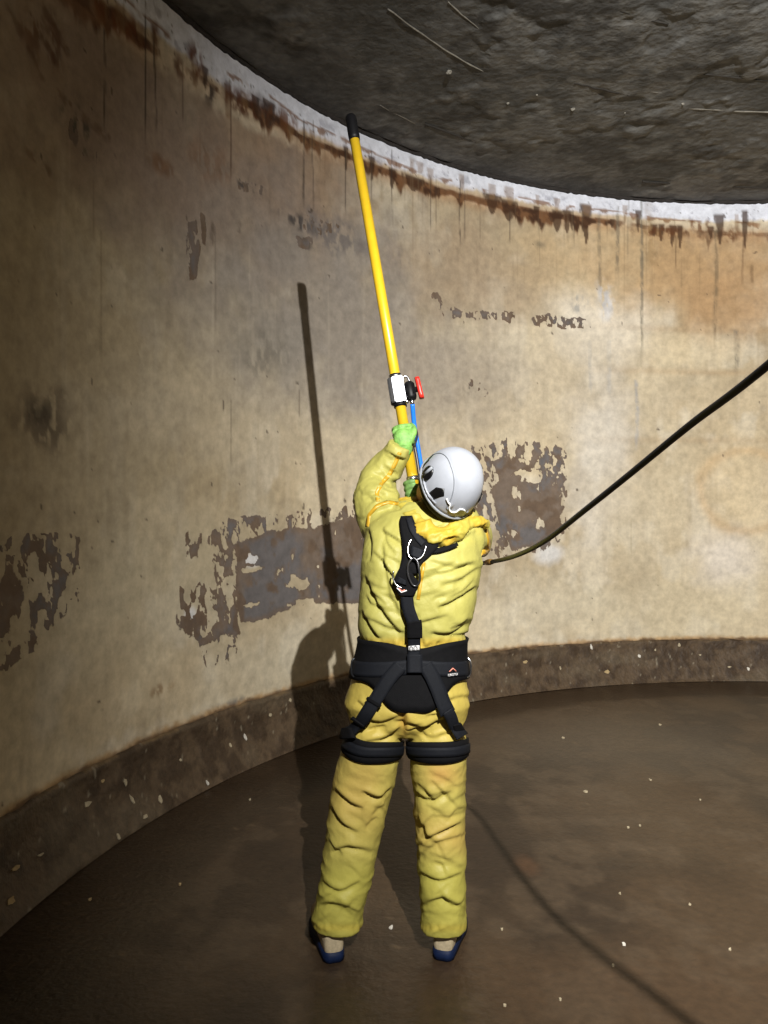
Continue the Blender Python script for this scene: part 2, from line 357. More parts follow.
add_peel([(238, 543), (262, 533), (290, 529), (318, 527), (338, 520), (372, 515), (372, 602), (340, 604), (312, 603), (300, 604), (282, 612), (262, 620), (240, 624), (236, 590)], .022, .27, 1, sc=24, hs=12)
add_peel([(222, 520), (238, 518), (240, 640), (222, 636), (212, 560)], .03, .50, 2, hs=24)
add_peel([(178, 588), (200, 584), (236, 598), (240, 634), (200, 647), (178, 632)], .06, .46, 3, hs=22)
add_peel([(186, 534), (202, 532), (200, 558), (186, 562)], .03, .50, 4, hs=24)
add_peel([(198, 540), (236, 518), (300, 512), (360, 505), (372, 545), (236, 560)], .05, .55, 5, hs=26)
add_peel([(196, 640), (236, 636), (236, 660), (205, 665)], .04, .60, 25, hs=26)
add_peel([(494, 462), (508, 455), (520, 466), (538, 464), (556, 468), (561, 500), (557, 530), (538, 545), (512, 550), (500, 528), (492, 490)], .035, .36, 6, sc=22, hs=13)
add_peel([(472, 446), (500, 440), (540, 444), (566, 446), (567, 532), (545, 552), (500, 558), (474, 545)], .05, .49, 7, hs=24)
add_peel([(-20, 560), (30, 532), (80, 538), (80, 590), (54, 628), (20, 662), (-20, 672)], .06, .525, 8, hs=20)
add_peel([(-12, 570), (14, 560), (22, 600), (10, 630), (-12, 640)], .06, .44, 9, hs=16)
add_peel([(5, 655), (26, 642), (26, 655), (4, 668)], .03, .46, 10, hs=24)
add_peel([(30, 535), (44, 540), (42, 556), (30, 550)], .03, .46, 21, hs=24)
add_peel([(30, 600), (42, 596), (46, 640), (34, 644)], .04, .48, 22, hs=20)
add_peel([(187, 224), (197, 220), (200, 250), (196, 278), (189, 280), (187, 250)], .018, .30, 11)
add_peel([(201, 214), (206, 216), (206, 245), (202, 244)], .015, .34, 12)
add_peel([(430, 296), (438, 292), (446, 306), (468, 310), (490, 312), (512, 310), (514, 322), (490, 320), (460, 317), (444, 318)], .03, .515, 13, hs=30)
add_peel([(531, 318), (550, 313), (568, 318), (590, 318), (592, 329), (560, 328), (534, 326)], .03, .51, 14, hs=30)
add_peel([(299, 216), (322, 220), (342, 226), (332, 234), (304, 230)], .03, .50, 15, hs=28)
add_peel([(296, 236), (312, 238), (314, 250), (298, 248)], .02, .46, 16, hs=24)
add_peel([(468, 378), (480, 384), (490, 394), (486, 398), (470, 388)], .03, .50, 17, hs=28)
add_peel([(236, 180), (262, 186), (264, 194), (238, 190)], .02, .52, 18, hs=30)
add_peel([(66, 108), (96, 132), (96, 165), (70, 140)], .04, .57, 19, hs=26)
# remnants of pale paint on the grey patch
for (px, py, rx, ry) in ((252, 560, 9, 5), (250, 570, 10, 3), (292, 584, 8, 7), (302, 584, 5, 6), (530, 477, 10, 6), (521, 474, 6, 3), (250, 605, 8, 2), (305, 602, 10, 4)):
    m = blob(px, py, rx, ry, soft=.5, warp=1.3, seed=int(px), sc=22); peel = np.where(m > .05, np.minimum(peel, .015-.06*m), peel)
mixc(C(222, 224, 228), .8*np.maximum(blob(252, 560, 12, 8), np.maximum(blob(190, 615, 8, 10), .8*blob(550, 552, 20, 12))))
eb = .6*(1-sstep(.012, .05, peel)); under = under*(1-eb)[:, None]+C(112, 94, 78)[None]*eb[:, None]
th2 = np.repeat(THETA, nv_)
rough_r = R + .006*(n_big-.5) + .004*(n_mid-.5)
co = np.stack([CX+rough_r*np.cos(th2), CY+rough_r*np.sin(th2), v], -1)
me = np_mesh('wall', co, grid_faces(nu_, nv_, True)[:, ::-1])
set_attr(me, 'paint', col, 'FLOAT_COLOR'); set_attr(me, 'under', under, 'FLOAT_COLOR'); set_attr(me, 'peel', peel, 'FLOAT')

m = bpy.data.materials.new('tank_wall_paint'); m.use_nodes = True; nt = m.node_tree; N = nt.nodes; L = nt.links
p = N['Principled BSDF']; p.inputs['Roughness'].default_value = .72; p.inputs['Specular IOR Level'].default_value = .3
tc = N.new('ShaderNodeTexCoord')
a1 = N.new('ShaderNodeAttribute'); a1.attribute_name = 'paint'; a2 = N.new('ShaderNodeAttribute'); a2.attribute_name = 'under'
a3 = N.new('ShaderNodeAttribute'); a3.attribute_name = 'peel'
nz = N.new('ShaderNodeTexNoise'); nz.inputs['Scale'].default_value = 55; nz.inputs['Detail'].default_value = 6; L.new(tc.outputs['Object'], nz.inputs['Vector'])
ma = N.new('ShaderNodeMath'); ma.operation = 'MULTIPLY_ADD'; L.new(nz.outputs['Fac'], ma.inputs[0]); ma.inputs[1].default_value = .022; L.new(a3.outputs['Fac'], ma.inputs[2])
mr = N.new('ShaderNodeMapRange'); mr.inputs['From Min'].default_value = .008; mr.inputs['From Max'].default_value = .014; L.new(ma.outputs[0], mr.inputs['Value'])
mx = N.new('ShaderNodeMix'); mx.data_type = 'RGBA'; L.new(mr.outputs[0], mx.inputs[0]); L.new(a1.outputs['Color'], mx.inputs[6]); L.new(a2.outputs['Color'], mx.inputs[7])
nz2 = N.new('ShaderNodeTexNoise'); nz2.inputs['Scale'].default_value = 14; nz2.inputs['Detail'].default_value = 9; nz2.inputs['Roughness'].default_value = .65; L.new(tc.outputs['Object'], nz2.inputs['Vector'])
mr2 = N.new('ShaderNodeMapRange'); mr2.inputs['From Min'].default_value = .3; mr2.inputs['From Max'].default_value = .7; mr2.inputs['To Min'].default_value = .78; mr2.inputs['To Max'].default_value = 1.16; L.new(nz2.outputs['Fac'], mr2.inputs['Value'])
mm = N.new('ShaderNodeMix'); mm.data_type = 'RGBA'; mm.blend_type = 'MULTIPLY'; mm.inputs[0].default_value = 1; L.new(mx.outputs[2], mm.inputs[6]); L.new(mr2.outputs[0], mm.inputs[7])
L.new(mm.outputs[2], p.inputs['Base Color'])
b1 = N.new('ShaderNodeBump'); b1.inputs['Distance'].default_value = .003; b1.invert = True; b1.inputs['Strength'].default_value = .8; L.new(mr.outputs[0], b1.inputs['Height'])
b2 = N.new('ShaderNodeBump'); b2.inputs['Distance'].default_value = .004; b2.inputs['Strength'].default_value = .7; L.new(nz2.outputs['Fac'], b2.inputs['Height']); L.new(b1.outputs['Normal'], b2.inputs['Normal'])
L.new(b2.outputs['Normal'], p.inputs['Normal'])
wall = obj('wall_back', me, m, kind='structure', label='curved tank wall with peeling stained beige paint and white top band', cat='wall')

# ---- cove at the foot of the wall
prof = [(.0, COVE_Z+.004), (.012, COVE_Z), (.022, COVE_Z-.012)]
for t in np.linspace(0, 1, 26)[1:]: prof.append((.022+(COVE_RUN-.022)*(t**1.7), (COVE_Z-.012)*(1-t)))
prof = np.array(prof)
Uc, Jc = np.meshgrid(R*(TH0-THETA[::1]), np.arange(len(prof)), indexing='ij'); uc, jc = Uc.ravel(), Jc.ravel()
pr, pz = prof[jc, 0], prof[jc, 1]
nn = fbm(uc*14, pz*14, o=4, seed=101); nb = fbm(uc*2, pz*5, o=3, seed=102)
edge = (jc > 0) & (jc < len(prof)-1)
rr = R - pr - np.where(edge, .018*(nn-.5), 0) - np.where(edge, .02*(nb-.5), 0)
zz = pz + np.where(jc <= 2, .02*(fbm(uc*10, uc*0, o=4, seed=104)-.5), 0)
tt = TH0-uc/R
me = np_mesh('cove', np.stack([CX+rr*np.cos(tt), CY+rr*np.sin(tt), zz], -1), grid_faces(len(THETA), len(prof), True)[:, ::-1])
cc = np.tile(C(112, 92, 70), (len(uc), 1))
def mixa(A, c, mk): return A*(1-mk[:, None])+np.asarray(c)[None]*mk[:, None]
cc = mixa(cc, C(84, 66, 48), sstep(.4, .65, nn)); cc = mixa(cc, C(128, 112, 90), .6*sstep(.5, .7, nb))
cc = mixa(cc, C(150, 124, 88), .7*(jc <= 1)*sstep(.45, .6, fbm(uc*9, uc*0, o=4, seed=105)))
cc = mixa(cc, C(180, 168, 144), .8*sstep(.80, .84, fbm(uc*38, pz*26, o=3, seed=106)))
set_attr(me, 'paint', cc*.52, 'FLOAT_COLOR')
obj('baseboard_back', me, mat('cove_mortar', None, .6, nscale=30, nvar=.25, bump=.006, bscale=45, attr='paint', spec=.4), kind='structure',
    label='brown mortar cove where wall meets floor', cat='cove')
cove_bvh = bvh_of(me)

# ---- floor
TF = np.radians(np.concatenate([np.arange(185, 62, -.28), np.arange(62, -175, -4.0)]))
RF = np.concatenate([[.02, .4, .8], np.arange(1.0, R-COVE_RUN+.03, .028)])
TT, RR = np.meshgrid(TF, RF, indexing='ij'); tt, rr = TT.ravel(), RR.ravel()
fx, fy = CX+rr*np.cos(tt), CY+rr*np.sin(tt)
fn = fbm(fx*1.3, fy*1.3, o=4, seed=111); fm = fbm(fx*7, fy*7, o=4, seed=112)
fz = .006*(fn-.5)+.003*(fm-.5); fz -= .003
me = np_mesh('floor', np.stack([fx, fy, fz], -1), grid_faces(len(TF), len(RF), True))
fc = np.tile(C(98, 80, 60), (len(fx), 1))
fc = mixa(fc, C(74, 60, 46), sstep(.42, .62, fn)); fc = mixa(fc, C(112, 96, 78), .6*sstep(.5, .68, fm))
def fblob(px, py, rx, ry, soft=.5, seed=0):
    d = EYE*F/(py-HZ); cx_, cy_ = (px-384)/F*d, d; ax_ = rx/F*d; ay_ = abs(EYE*F/(py+ry-HZ)-d)
    q = np.hypot((fx-cx_)/ax_, (fy-cy_)/ay_)+.5*(fm-.5)*2+.3*(fbm(fx*3, fy*3, seed=seed)-.5); return 1-sstep(1-soft, 1+soft*.3, q)
wet = .55*sstep(.4, .6, fbm(fx*.8+5, fy*.8, o=3, seed=113))
band = sstep(R-.66, R-.56, rr+.14*(fm-.5)+.22*(fn-.5))
fc = mixa(fc, C(64, 50, 36), .75*band)
fc = mixa(fc, C(64, 50, 38), .6*fblob(500, 835, 50, 60, seed=3)); fc = mixa(fc, C(120, 88, 62), .7*fblob(529, 866, 14, 12, .8, 5))
fc = mixa(fc, C(104, 80, 58), .4*fblob(600, 985, 230, 60, .8, 6)); fc = mixa(fc, C(70, 56, 40), .5*fblob(705, 868, 40, 24, .8, 7))
fc = mixa(fc, C(50, 40, 30), .5*fblob(90, 1000, 180, 90, .8, 8)); fc = mixa(fc, C(112, 102, 90), .5*fblob(620, 740, 150, 36, .8, 9))  # dark corner: lamp falloff put into the colour; pale patch: painted wall reflection
fc = mixa(fc, C(150, 130, 104), .5*sstep(.9, .93, fbm(fx*26, fy*26, o=2, seed=114)))
wet = np.clip(wet+.5*band, 0, 1)
fl = fc@np.array([.3, .59, .11]); fc = fc*np.array([.46, .43, .39])[None]
set_attr(me, 'paint', fc, 'FLOAT_COLOR'); set_attr(me, 'wet', wet, 'FLOAT')
fmat = mat('wet_silt_floor', None, .45, nscale=26, nvar=.22, bump=.004, bscale=38, attr='paint')
nt = fmat.node_tree; at = nt.nodes.new('ShaderNodeAttribute'); at.attribute_name = 'wet'
mr = nt.nodes.new('ShaderNodeMapRange'); mr.inputs['To Min'].default_value = .55; mr.inputs['To Max'].default_value = .3
nt.links.new(at.outputs['Fac'], mr.inputs['Value']); nt.links.new(mr.outputs[0], nt.nodes['Principled BSDF'].inputs['Roughness'])
obj('floor', me, fmat, kind='structure', label='damp brown silty concrete tank floor', cat='floor')
floor_bvh = bvh_of(me)

# ---- ceiling
RC = np.concatenate([[.02, .5], np.arange(.9, R, .022), [R+.02]])
TC_ = np.radians(np.concatenate([np.arange(185, 62, -.3), np.arange(62, -175, -4.0)]))
TT, RR = np.meshgrid(TC_, RC, indexing='ij'); tt, rr = TT.ravel(), RR.ravel()
fx, fy = CX+rr*np.cos(tt), CY+rr*np.sin(tt)
n1 = fbm(fx*2.2, fy*2.2, o=5, seed=121); n2 = fbm(fx*9, fy*9, o=4, seed=122); n3 = fbm(fx*1.1+4, fy*1.1, o=5, seed=123, gain=.62)
patch = sstep(.52, .56, n3); fz = H + .006 + .02*(n1-.5)+.014*(n2-.5)-.012*patch
fz = np.where(rr > R-.03, H+.004, fz)
me = np_mesh('ceiling', np.stack([fx, fy, fz], -1), grid_faces(len(TC_), len(RC), True)[:, ::-1])
kc = np.tile(C(104, 104, 102), (len(fx), 1))
kc = mixa(kc, C(85, 85, 83), sstep(.42, .62, n1)); kc = mixa(kc, C(120, 119, 115), .7*patch*sstep(.35, .6, n2))
kc = mixa(kc, C(68, 67, 65), .8*sstep(.56, .68, fbm(fx*3.5, fy*3.5, o=5, seed=125, gain=.62)))
kc = mixa(kc, C(64, 60, 56), .6*sstep(R-.14, R-.05, rr+.06*(n2-.5)))
set_attr(me, 'paint', kc, 'FLOAT_COLOR')
ceil = obj('ceiling', me, mat('raw_concrete', None, .85, nscale=16, nvar=.3, bump=.012, bscale=20, attr='paint', spec=.25), kind='structure',
           label='rough dark grey concrete tank roof slab', cat='ceiling')
def on_ceil(px, py):
    d = (H-EYE)*F/(HZ-py); return Vector(((px-384)/F*d, d, H))
pale = mat('lime_ridge', lin(126, 122, 113), .8, nscale=60, nvar=.3)
darkc = mat('dark_joint', lin(50, 47, 43), .9, nscale=60, nvar=.3)
for pts, mm_, wd in (([(388, 10), (430, 40), (471, 66), (537, 93)], pale, .007), ([(683, 108), (725, 111), (768, 113), (820, 114)], pale, .011),
                     ([(448, 3), (470, 22), (496, 43)], pale, .006), ([(587, 0), (630, 14), (668, 25)], darkc, .012), ([(602, 43), (638, 53)], pale, .006),
                     ([(574, 83), (605, 90), (635, 96)], darkc, .016), ([(380, 106), (415, 124)], pale, .006), ([(425, 124), (484, 146)], darkc, .012),
                     ([(650, 92), (672, 94)], pale, .007), ([(643, 182), (700, 186), (768, 188)], darkc, .012), ([(660, 70), (768, 82)], darkc, .006)):
    P = [on_ceil(*q)+Vector((0, 0, .004)) for q in pts]; P = smooth_path(P, 6)
    bm = bmesh.new(); add_tube(bm, [q+Vector((random.uniform(-1, 1)*.004, random.uniform(-1, 1)*.004, 0)) for q in P], [wd*random.uniform(.35, .8) for _ in P], 6)
    obj('formwork_ridge', from_bm('ridge', bm), mm_, ceil)
for px, py, r in ((449, 71, .018), (508, 102, .010), (573, 108, .014), (683, 103, .010), (537, 94, .007), (625, 112, .005)):
    bm = bmesh.new(); add_ball(bm, on_ceil(px, py)-Vector((0, 0, .006)), (r, r*.7, r*.8), 8)
    for q in bm.verts: q.co += Vector((random.uniform(-1, 1), random.uniform(-1, 1), random.uniform(-1, 1)))*r*.25
    obj('concrete_nib', from_bm('nib', bm), mat('nib_lime', lin(140, 136, 126), .8), ceil, smooth=False)
# ---- joint between wall and roof
bm = bmesh.new(); prev = None
tj = np.radians(np.arange(0, 360, .35)); jn = fbm(tj*40, tj*0, o=4, seed=131)
rows = []
for k, a in enumerate(tj):
    dr = .004+.016*jn[k]; dz = .012+.02*jn[(k*7) % len(tj)]
    rows.append([bm.verts.new((CX+(R-q)*math.cos(a), CY+(R-q)*math.sin(a), z)) for q, z in ((.0, H+.012), (dr+.006, H+.012), (dr, H-dz*.5), (0, H-dz))])
for a, b in zip(rows, rows[1:]+rows[:1]):
    for k in range(4): bm.faces.new((a[k], a[(k+1) % 4], b[(k+1) % 4], b[k]))
obj('trim_1', from_bm('joint', bm), mat('joint_sealant', lin(46, 42, 40), .9, nscale=50, nvar=.5), kind='structure', label='dark crumbling joint between wall and roof', cat='joint')
#PART2
# ================================================================= PAINT CHIPS
chip_mats = [mat('chip_cream', lin(168, 156, 130), .8), mat('chip_tan', lin(168, 146, 106), .8), mat('chip_white', lin(204, 200, 190), .8)]
def cast_pix(bvhs, px, py):
    d = Vector(((px-384)/F, 1, -(py-HZ)/F)).normalized(); best = None
    for b in bvhs:
        h = b.ray_cast(Vector((0, 0, EYE)), d)
        if h[0] is not None and (best is None or h[3] < best[3]): best = h
    return best
chips = [(15, 868, 13, 6, 1), (10, 901, 13, 8, 1), (40, 855, 10, 3, 0), (87, 804, 12, 6, 0), (125, 782, 5, 9, 0), (132, 800, 4, 12, 0), (145, 817, 8, 5, 0), (160, 800, 5, 11, 0),
         (207, 783, 3, 7, 2), (225, 795, 7, 3, 0), (245, 737, 4, 7, 2), (270, 715, 4, 4, 0), (118, 837, 4, 7, 0), (102, 781, 6, 4, 1), (290, 700, 4, 4, 0), (230, 745, 3, 5, 0), (180, 760, 3, 4, 0),
         (525, 662, 6, 4, 1), (591, 647, 3, 7, 2), (639, 656, 4, 4, 2), (607, 672, 7, 5, 1), (679, 645, 3, 5, 0), (729, 667, 5, 2, 0), (748, 669, 3, 5, 2), (560, 668, 2, 4, 0), (700, 655, 3, 2, 0), (655, 650, 2, 3, 0)]
fchips = [(586, 792, 7, 2, 0), (624, 945, 6, 3, 2), (613, 966, 4, 3, 0), (391, 928, 6, 4, 2), (620, 894, 3, 2, 0), (628, 828, 4, 2, 0), (502, 930, 4, 2, 0), (690, 905, 4, 2, 0), (730, 950, 4, 2, 0),
          (563, 738, 5, 1.5, 0), (660, 725, 4, 1.5, 0), (640, 826, 3, 2, 0), (505, 1006, 5, 3, 0), (180, 885, 4, 2, 1), (250, 800, 3, 2, 0), (90, 900, 4, 3, 1), (700, 800, 3, 1.5, 0), (560, 1000, 4, 3, 0), (650, 780, 4, 2, 0)]
for lst, bv, lab, grp in ((chips, [cove_bvh], 'small pale paint chip stuck on the brown cove', 'paint chips on the cove'),
                          (fchips, [floor_bvh], 'small pale paint chip lying on the damp floor', 'paint chips on the floor')):
    for px, py, sx, sy, mi in lst:
        h = cast_pix(bv, px, py)
        if h is None: continue
        n = h[1] if h[1].dot(Vector((0, -1, .2))) > 0 else -h[1]
        if bv[0] is floor_bvh: n = Vector((0, 0, 1))
        dist = h[0].y; up = Vector((0, 1, 0)) if bv[0] is floor_bvh else Vector((0, 0, 1))
        a = up.cross(n).normalized(); b = n.cross(a).normalized()
        cs = .72 if bv[0] is floor_bvh else .9
        k = 1.0 if bv[0] is not floor_bvh else dist/EYE
        bm = bmesh.new(); m_ = 7; top = []; bot = []
        for i in range(m_):
            t = 2*math.pi*i/m_+random.uniform(-.3, .3); q = random.uniform(.7, 1.2)
            off = a*math.cos(t)*sx*.5*dist/F*q*cs+b*math.sin(t)*sy*.5*dist/F*q*k*cs
            top.append(bm.verts.new(off+n*(.004+random.uniform(0, .004)))); bot.append(bm.verts.new(off*.97-n*.003))
        bm.faces.new(top); bm.faces.new(bot[::-1])
        for i in range(m_): bm.faces.new((top[i], bot[i], bot[(i+1) % m_], top[(i+1) % m_]))
        lab2 = lab if mi == 0 else lab.replace('pale', 'tan' if mi == 1 else 'bright white')
        if sx > 12 and mi == 1: lab2 = 'broad tan flake lying on the shaded end of the cove'
        o = obj('paint_chip', from_bm('chip', bm), chip_mats[mi], label=lab2, cat='paint chip', group=grp, smooth=False); o.location = h[0]

# ================================================================= THE WORKER
yel = mat('coverall_yellow', None, .5, nscale=18, nvar=.05, bump=.0016, bscale=60, attr='tint', spec=.25)
seam_m = mat('seam_tape', lin(178, 140, 38), .4, nscale=30, nvar=.1)
PD = 2.76
bm = bmesh.new()
def hring(l, r, py, ry, d=PD, tilt=0):
    c = (Q(l, py, d)+Q(r, py, d))/2; return (c, Vector((abs(r-l)/2/F*d*1.0, 0, 0)), Vector((0, ry, tilt)))
torso = [hring(362, 450, 731, .09), hring(350, 464, 720, .135, PD+.005), hring(344, 470, 702, .155), hring(352, 466, 676, .143), hring(358, 464, 655, .132), hring(361, 464, 641, .127),
         hring(358, 469, 628, .143), hring(358, 474, 610, .155), hring(360, 478, 588, .158), hring(361, 482, 565, .158), hring(362, 483, 545, .152, PD+.01),
         hring(366, 482, 527, .135, PD+.02), hring(378, 478, 513, .110, PD+.03), hring(400, 468, 502, .085, PD+.05)]
add_loft(bm, torso, 40, 2.3)
LD = PD-.01
lleg = [hring(353, 403, 722, .11, LD), hring(347, 402, 738, .116, LD), hring(339, 399, 757, .116, LD), hring(332, 395, 782, .110, LD), hring(328, 387, 815, .103, LD), hring(324, 378, 850, .098, LD),
        hring(320, 371, 881, .094, LD-.01), hring(315, 365, 902, .092, LD-.01), hring(313, 363, 914, .090, LD-.01), hring(313, 363, 924, .090, LD-.01)]
rleg = [hring(407, 461, 722, .11, LD), hring(408, 466, 738, .116, LD), hring(410, 466, 757, .116, LD), hring(412, 465, 782, .110, LD), hring(414, 465, 815, .103, LD), hring(417, 465, 850, .098, LD),
        hring(419, 465, 881, .094, LD-.01), hring(420, 465, 905, .092, LD-.01), hring(420, 466, 916, .090, LD-.01), hring(420, 466, 926, .090, LD-.01)]
add_loft(bm, lleg, 32, 2.2); add_loft(bm, rleg, 32, 2.2)
# arms: left raised along the lance, right bent across the chest
def limb(bm, P, r, n=6):
    P2 = smooth_path(P, n); rr = np.interp(np.linspace(0, len(P)-1, len(P2)), range(len(P)), r); add_tube(bm, P2, list(rr), 20)
limb(bm, [Q(402, 545, 2.80), Q(388, 530, 2.82), Q(377, 508, 2.86), Q(376, 490, 2.92), Q(384, 470, 2.94), Q(395.5, 455, 2.915), Q(400.5, 444, 2.895)], [.09, .098, .086, .080, .068, .054, .048])
limb(bm, [Q(455, 545, 2.80), Q(466, 535, 2.84), Q(473, 536, 2.92), Q(471, 545, 3.02), Q(452, 530, 3.07), Q(428, 512, 3.05), Q(416, 503, 3.02)], [.085, .080, .072, .066, .058, .050, .042])
# hood rolled up round the neck: a mesh of its own
bh_ = bmesh.new()
limb(bh_, [Q(404, 500, 2.83), Q(407, 512, 2.75), Q(417, 525, 2.675), Q(431, 535, 2.64), Q(444, 536, 2.632), Q(456, 530, 2.655), Q(468, 520, 2.73)], [.018, .026, .032, .034, .034, .030, .022])
limb(bh_, [Q(408, 502, 2.82), Q(416, 515, 2.75), Q(432, 526, 2.71), Q(452, 527, 2.70), Q(468, 517, 2.75)], [.026, .030, .034, .034, .028])
limb(bh_, [Q(456, 532, 2.69), Q(468, 527, 2.69), Q(478, 524, 2.72), Q(485, 526, 2.78)], [.014, .018, .022, .024])
limb(bh_, [Q(430, 515, 2.78), Q(440, 530, 2.76), Q(445, 545, 2.78)], [.05, .065, .08])
hood_me = remesh(bh_, .005, 5, .5)
body = remesh(bm, .0060, 9, .5)
co, no = mesh_np(body)
smooth_co = co.copy(); smooth_no = no.copy()
for v_, c_ in zip(body.vertices, smooth_co+smooth_no*.006): v_.co = c_
snug = bvh_of(body)
# folds ------------------------------------------------------------
PX = 384+co[:, 0]/co[:, 1]*F; PY = HZ+(EYE-co[:, 2])/co[:, 1]*F
torso_w = (1-sstep(636, 648, PY)); leg_w = sstep(735, 760, PY); hip_w = np.clip(1-torso_w-leg_w, 0, 1)
def ridged(x, y, z, seed, o=3):
    t = 0; a = 1; s = 0
    for i in range(o):
        t = t+a*(1-np.abs(2*vnoise(x*2.0**i, y*2.0**i, z*2.0**i, seed+i)-1))**2; s += a; a *= .45
    return t/s
X, Y, Z = co.T
wxx = X+.08*(fbm(X*6, Y*6, Z*6, 2, 41)-.5); wzz = Z+.12*(fbm(X*5, Y*5, Z*5, 2, 43)-.5)
d_leg = ridged(wxx*4.5+wzz*2.0, Y*5, wzz*12-wxx*4*np.sign(X-.03), 51)
d_tor = ridged(wxx*10+wzz*3.5*np.sign(X-.12), Y*6, wzz*4.5, 55)
d_hip = ridged(wxx*6, Y*6, wzz*11+np.abs(X-.08)*12, 57)
d_fin = fbm(X*45, Y*45, Z*45, o=3, seed=58)
disp = leg_w*.011*(d_leg-.45)+torso_w*.010*(d_tor-.45)+hip_w*.010*(d_hip-.45)+.0025*(d_fin-.5)
# hems and elastic gathers
gather = np.exp(-((PY-643)/5.0)**2)+np.exp(-((PY-928)/4.0)**2)*.4
arm_w = (1-sstep(505, 525, PY))*(1-sstep(405, 415, PX)); disp += arm_w*.012*(ridged(wxx*10+wzz*6, Y*10, wzz*9-wxx*8, 67)-.5)
disp += gather*.009*(vnoise(X*70, Y*70, Z*6, 61)-.5)*2
# single long folds, given along the back of the suit
folds = [([(365, 575), (375, 598), (388, 618), (402, 634)], .013, 3.2), ([(362, 610), (372, 628), (380, 638)], .011, 2.6), ([(437, 607), (455, 600), (478, 586)], .014, 3.0),
         ([(430, 632), (450, 633), (470, 622)], .012, 3.0), ([(369, 528), (372, 545), (370, 562)], .010, 3.0), ([(383, 540), (386, 570), (392, 598)], .007, 3.0),
         ([(430, 560), (455, 566), (480, 560)], .006, 3.0), ([(440, 585), (462, 578), (482, 566)], .007, 2.5), ([(400, 728), (385, 738), (362, 742)], .012, 3.0), ([(405, 730), (425, 726), (452, 716)], .012, 3.0),
         ([(400, 715), (380, 722), (358, 716)], .009, 3.0), ([(404, 698), (405, 715), (405, 735)], .014, 3.5), ([(335, 788), (350, 802), (364, 808)], .013, 3.0), ([(332, 806), (342, 822), (358, 832)], .012, 3.0),
         ([(362, 790), (378, 796), (392, 786)], .012, 3.0), ([(330, 852), (348, 846), (372, 852)], .011, 3.0), ([(322, 880), (340, 890), (360, 880)], .010, 3.0), ([(318, 905), (338, 903), (360, 912)], .009, 3.0),
         ([(414, 790), (430, 800), (452, 790)], .012, 3.0), ([(422, 838), (440, 832), (462, 822)], .013, 2.6), ([(418, 815), (424, 828), (432, 840)], .010, 3.0), ([(420, 872), (440, 880), (462, 872)], .010, 3.0),
         ([(422, 905), (442, 898), (464, 908)], .010, 3.0), ([(440, 890), (452, 905), (464, 898)], .008, 3.0), ([(360, 520), (380, 508), (402, 506)], .010, 3.0), ([(362, 495), (378, 492), (400, 500)], .009, 2.6),
         ([(386, 478), (398, 480), (410, 476)], .007, 2.6), ([(372, 472), (384, 476), (392, 486)], .007, 2.6), ([(476, 530), (482, 545), (484, 562)], .009, 3.0), ([(415, 528), (432, 536), (452, 533)], .010, 2.6),
         ([(425, 545), (445, 545), (462, 538)], .008, 2.4)]
back = no[:, 1] < .35
def arc(px, py, ang, ln, bend, amp, wd):
    c_, s_ = math.cos(ang), math.sin(ang); h = ln/2
    folds.append(([(px-c_*h, py-s_*h), (px-s_*bend, py+c_*bend), (px+c_*h, py+s_*h)], amp, wd))
rf = random.Random(21)
for lo_y, hi_y, L0, L1, R0, R1 in ((770, 915, (334, 392), (320, 362), (414, 462), (424, 462)),):
    for _ in range(40):
        py_ = rf.uniform(lo_y, hi_y); t_ = (py_-lo_y)/(hi_y-lo_y); sd_ = rf.random() < .5
        a_, b_ = (L0, L1) if sd_ else (R0, R1); px_ = rf.uniform(a_[0]+(b_[0]-a_[0])*t_, a_[1]+(b_[1]-a_[1])*t_)
        arc(px_, py_, rf.choice((-1, 1))*rf.uniform(.15, .95), rf.uniform(18, 40), rf.uniform(-4, 4), rf.uniform(.002, .007), rf.uniform(2.0, 3.8))
for _ in range(34):                                  # back of the jacket: folds run down towards the waist
    px_, py_ = rf.uniform(366, 480), rf.uniform(530, 632); sd_ = -1 if px_ > 415 else 1
    arc(px_, py_, sd_*rf.uniform(.35, 1.2) if sd_ > 0 else -rf.uniform(.15, .7), rf.uniform(16, 44), rf.uniform(-4, 4), rf.uniform(.003, .007), rf.uniform(1.8, 3.0))
for _ in range(14): arc(rf.uniform(350, 465), rf.uniform(690, 735), rf.uniform(-.6, .6), rf.uniform(14, 30), rf.uniform(-3, 3), rf.uniform(.004, .008), rf.uniform(1.8, 2.8))
for _ in range(16):                                  # sleeve
    t_ = rf.random(); arc(372+28*t_+rf.uniform(-8, 8), 512-62*t_, rf.uniform(-.6, .9), rf.uniform(10, 24), rf.uniform(-3, 3), rf.uniform(.003, .006), rf.uniform(1.6, 2.6))
for _ in range(12): arc(rf.uniform(412, 480), rf.uniform(520, 545), rf.uniform(-.5, .5), rf.uniform(10, 24), rf.uniform(-2, 3), rf.uniform(.004, .008), rf.uniform(1.6, 2.4))
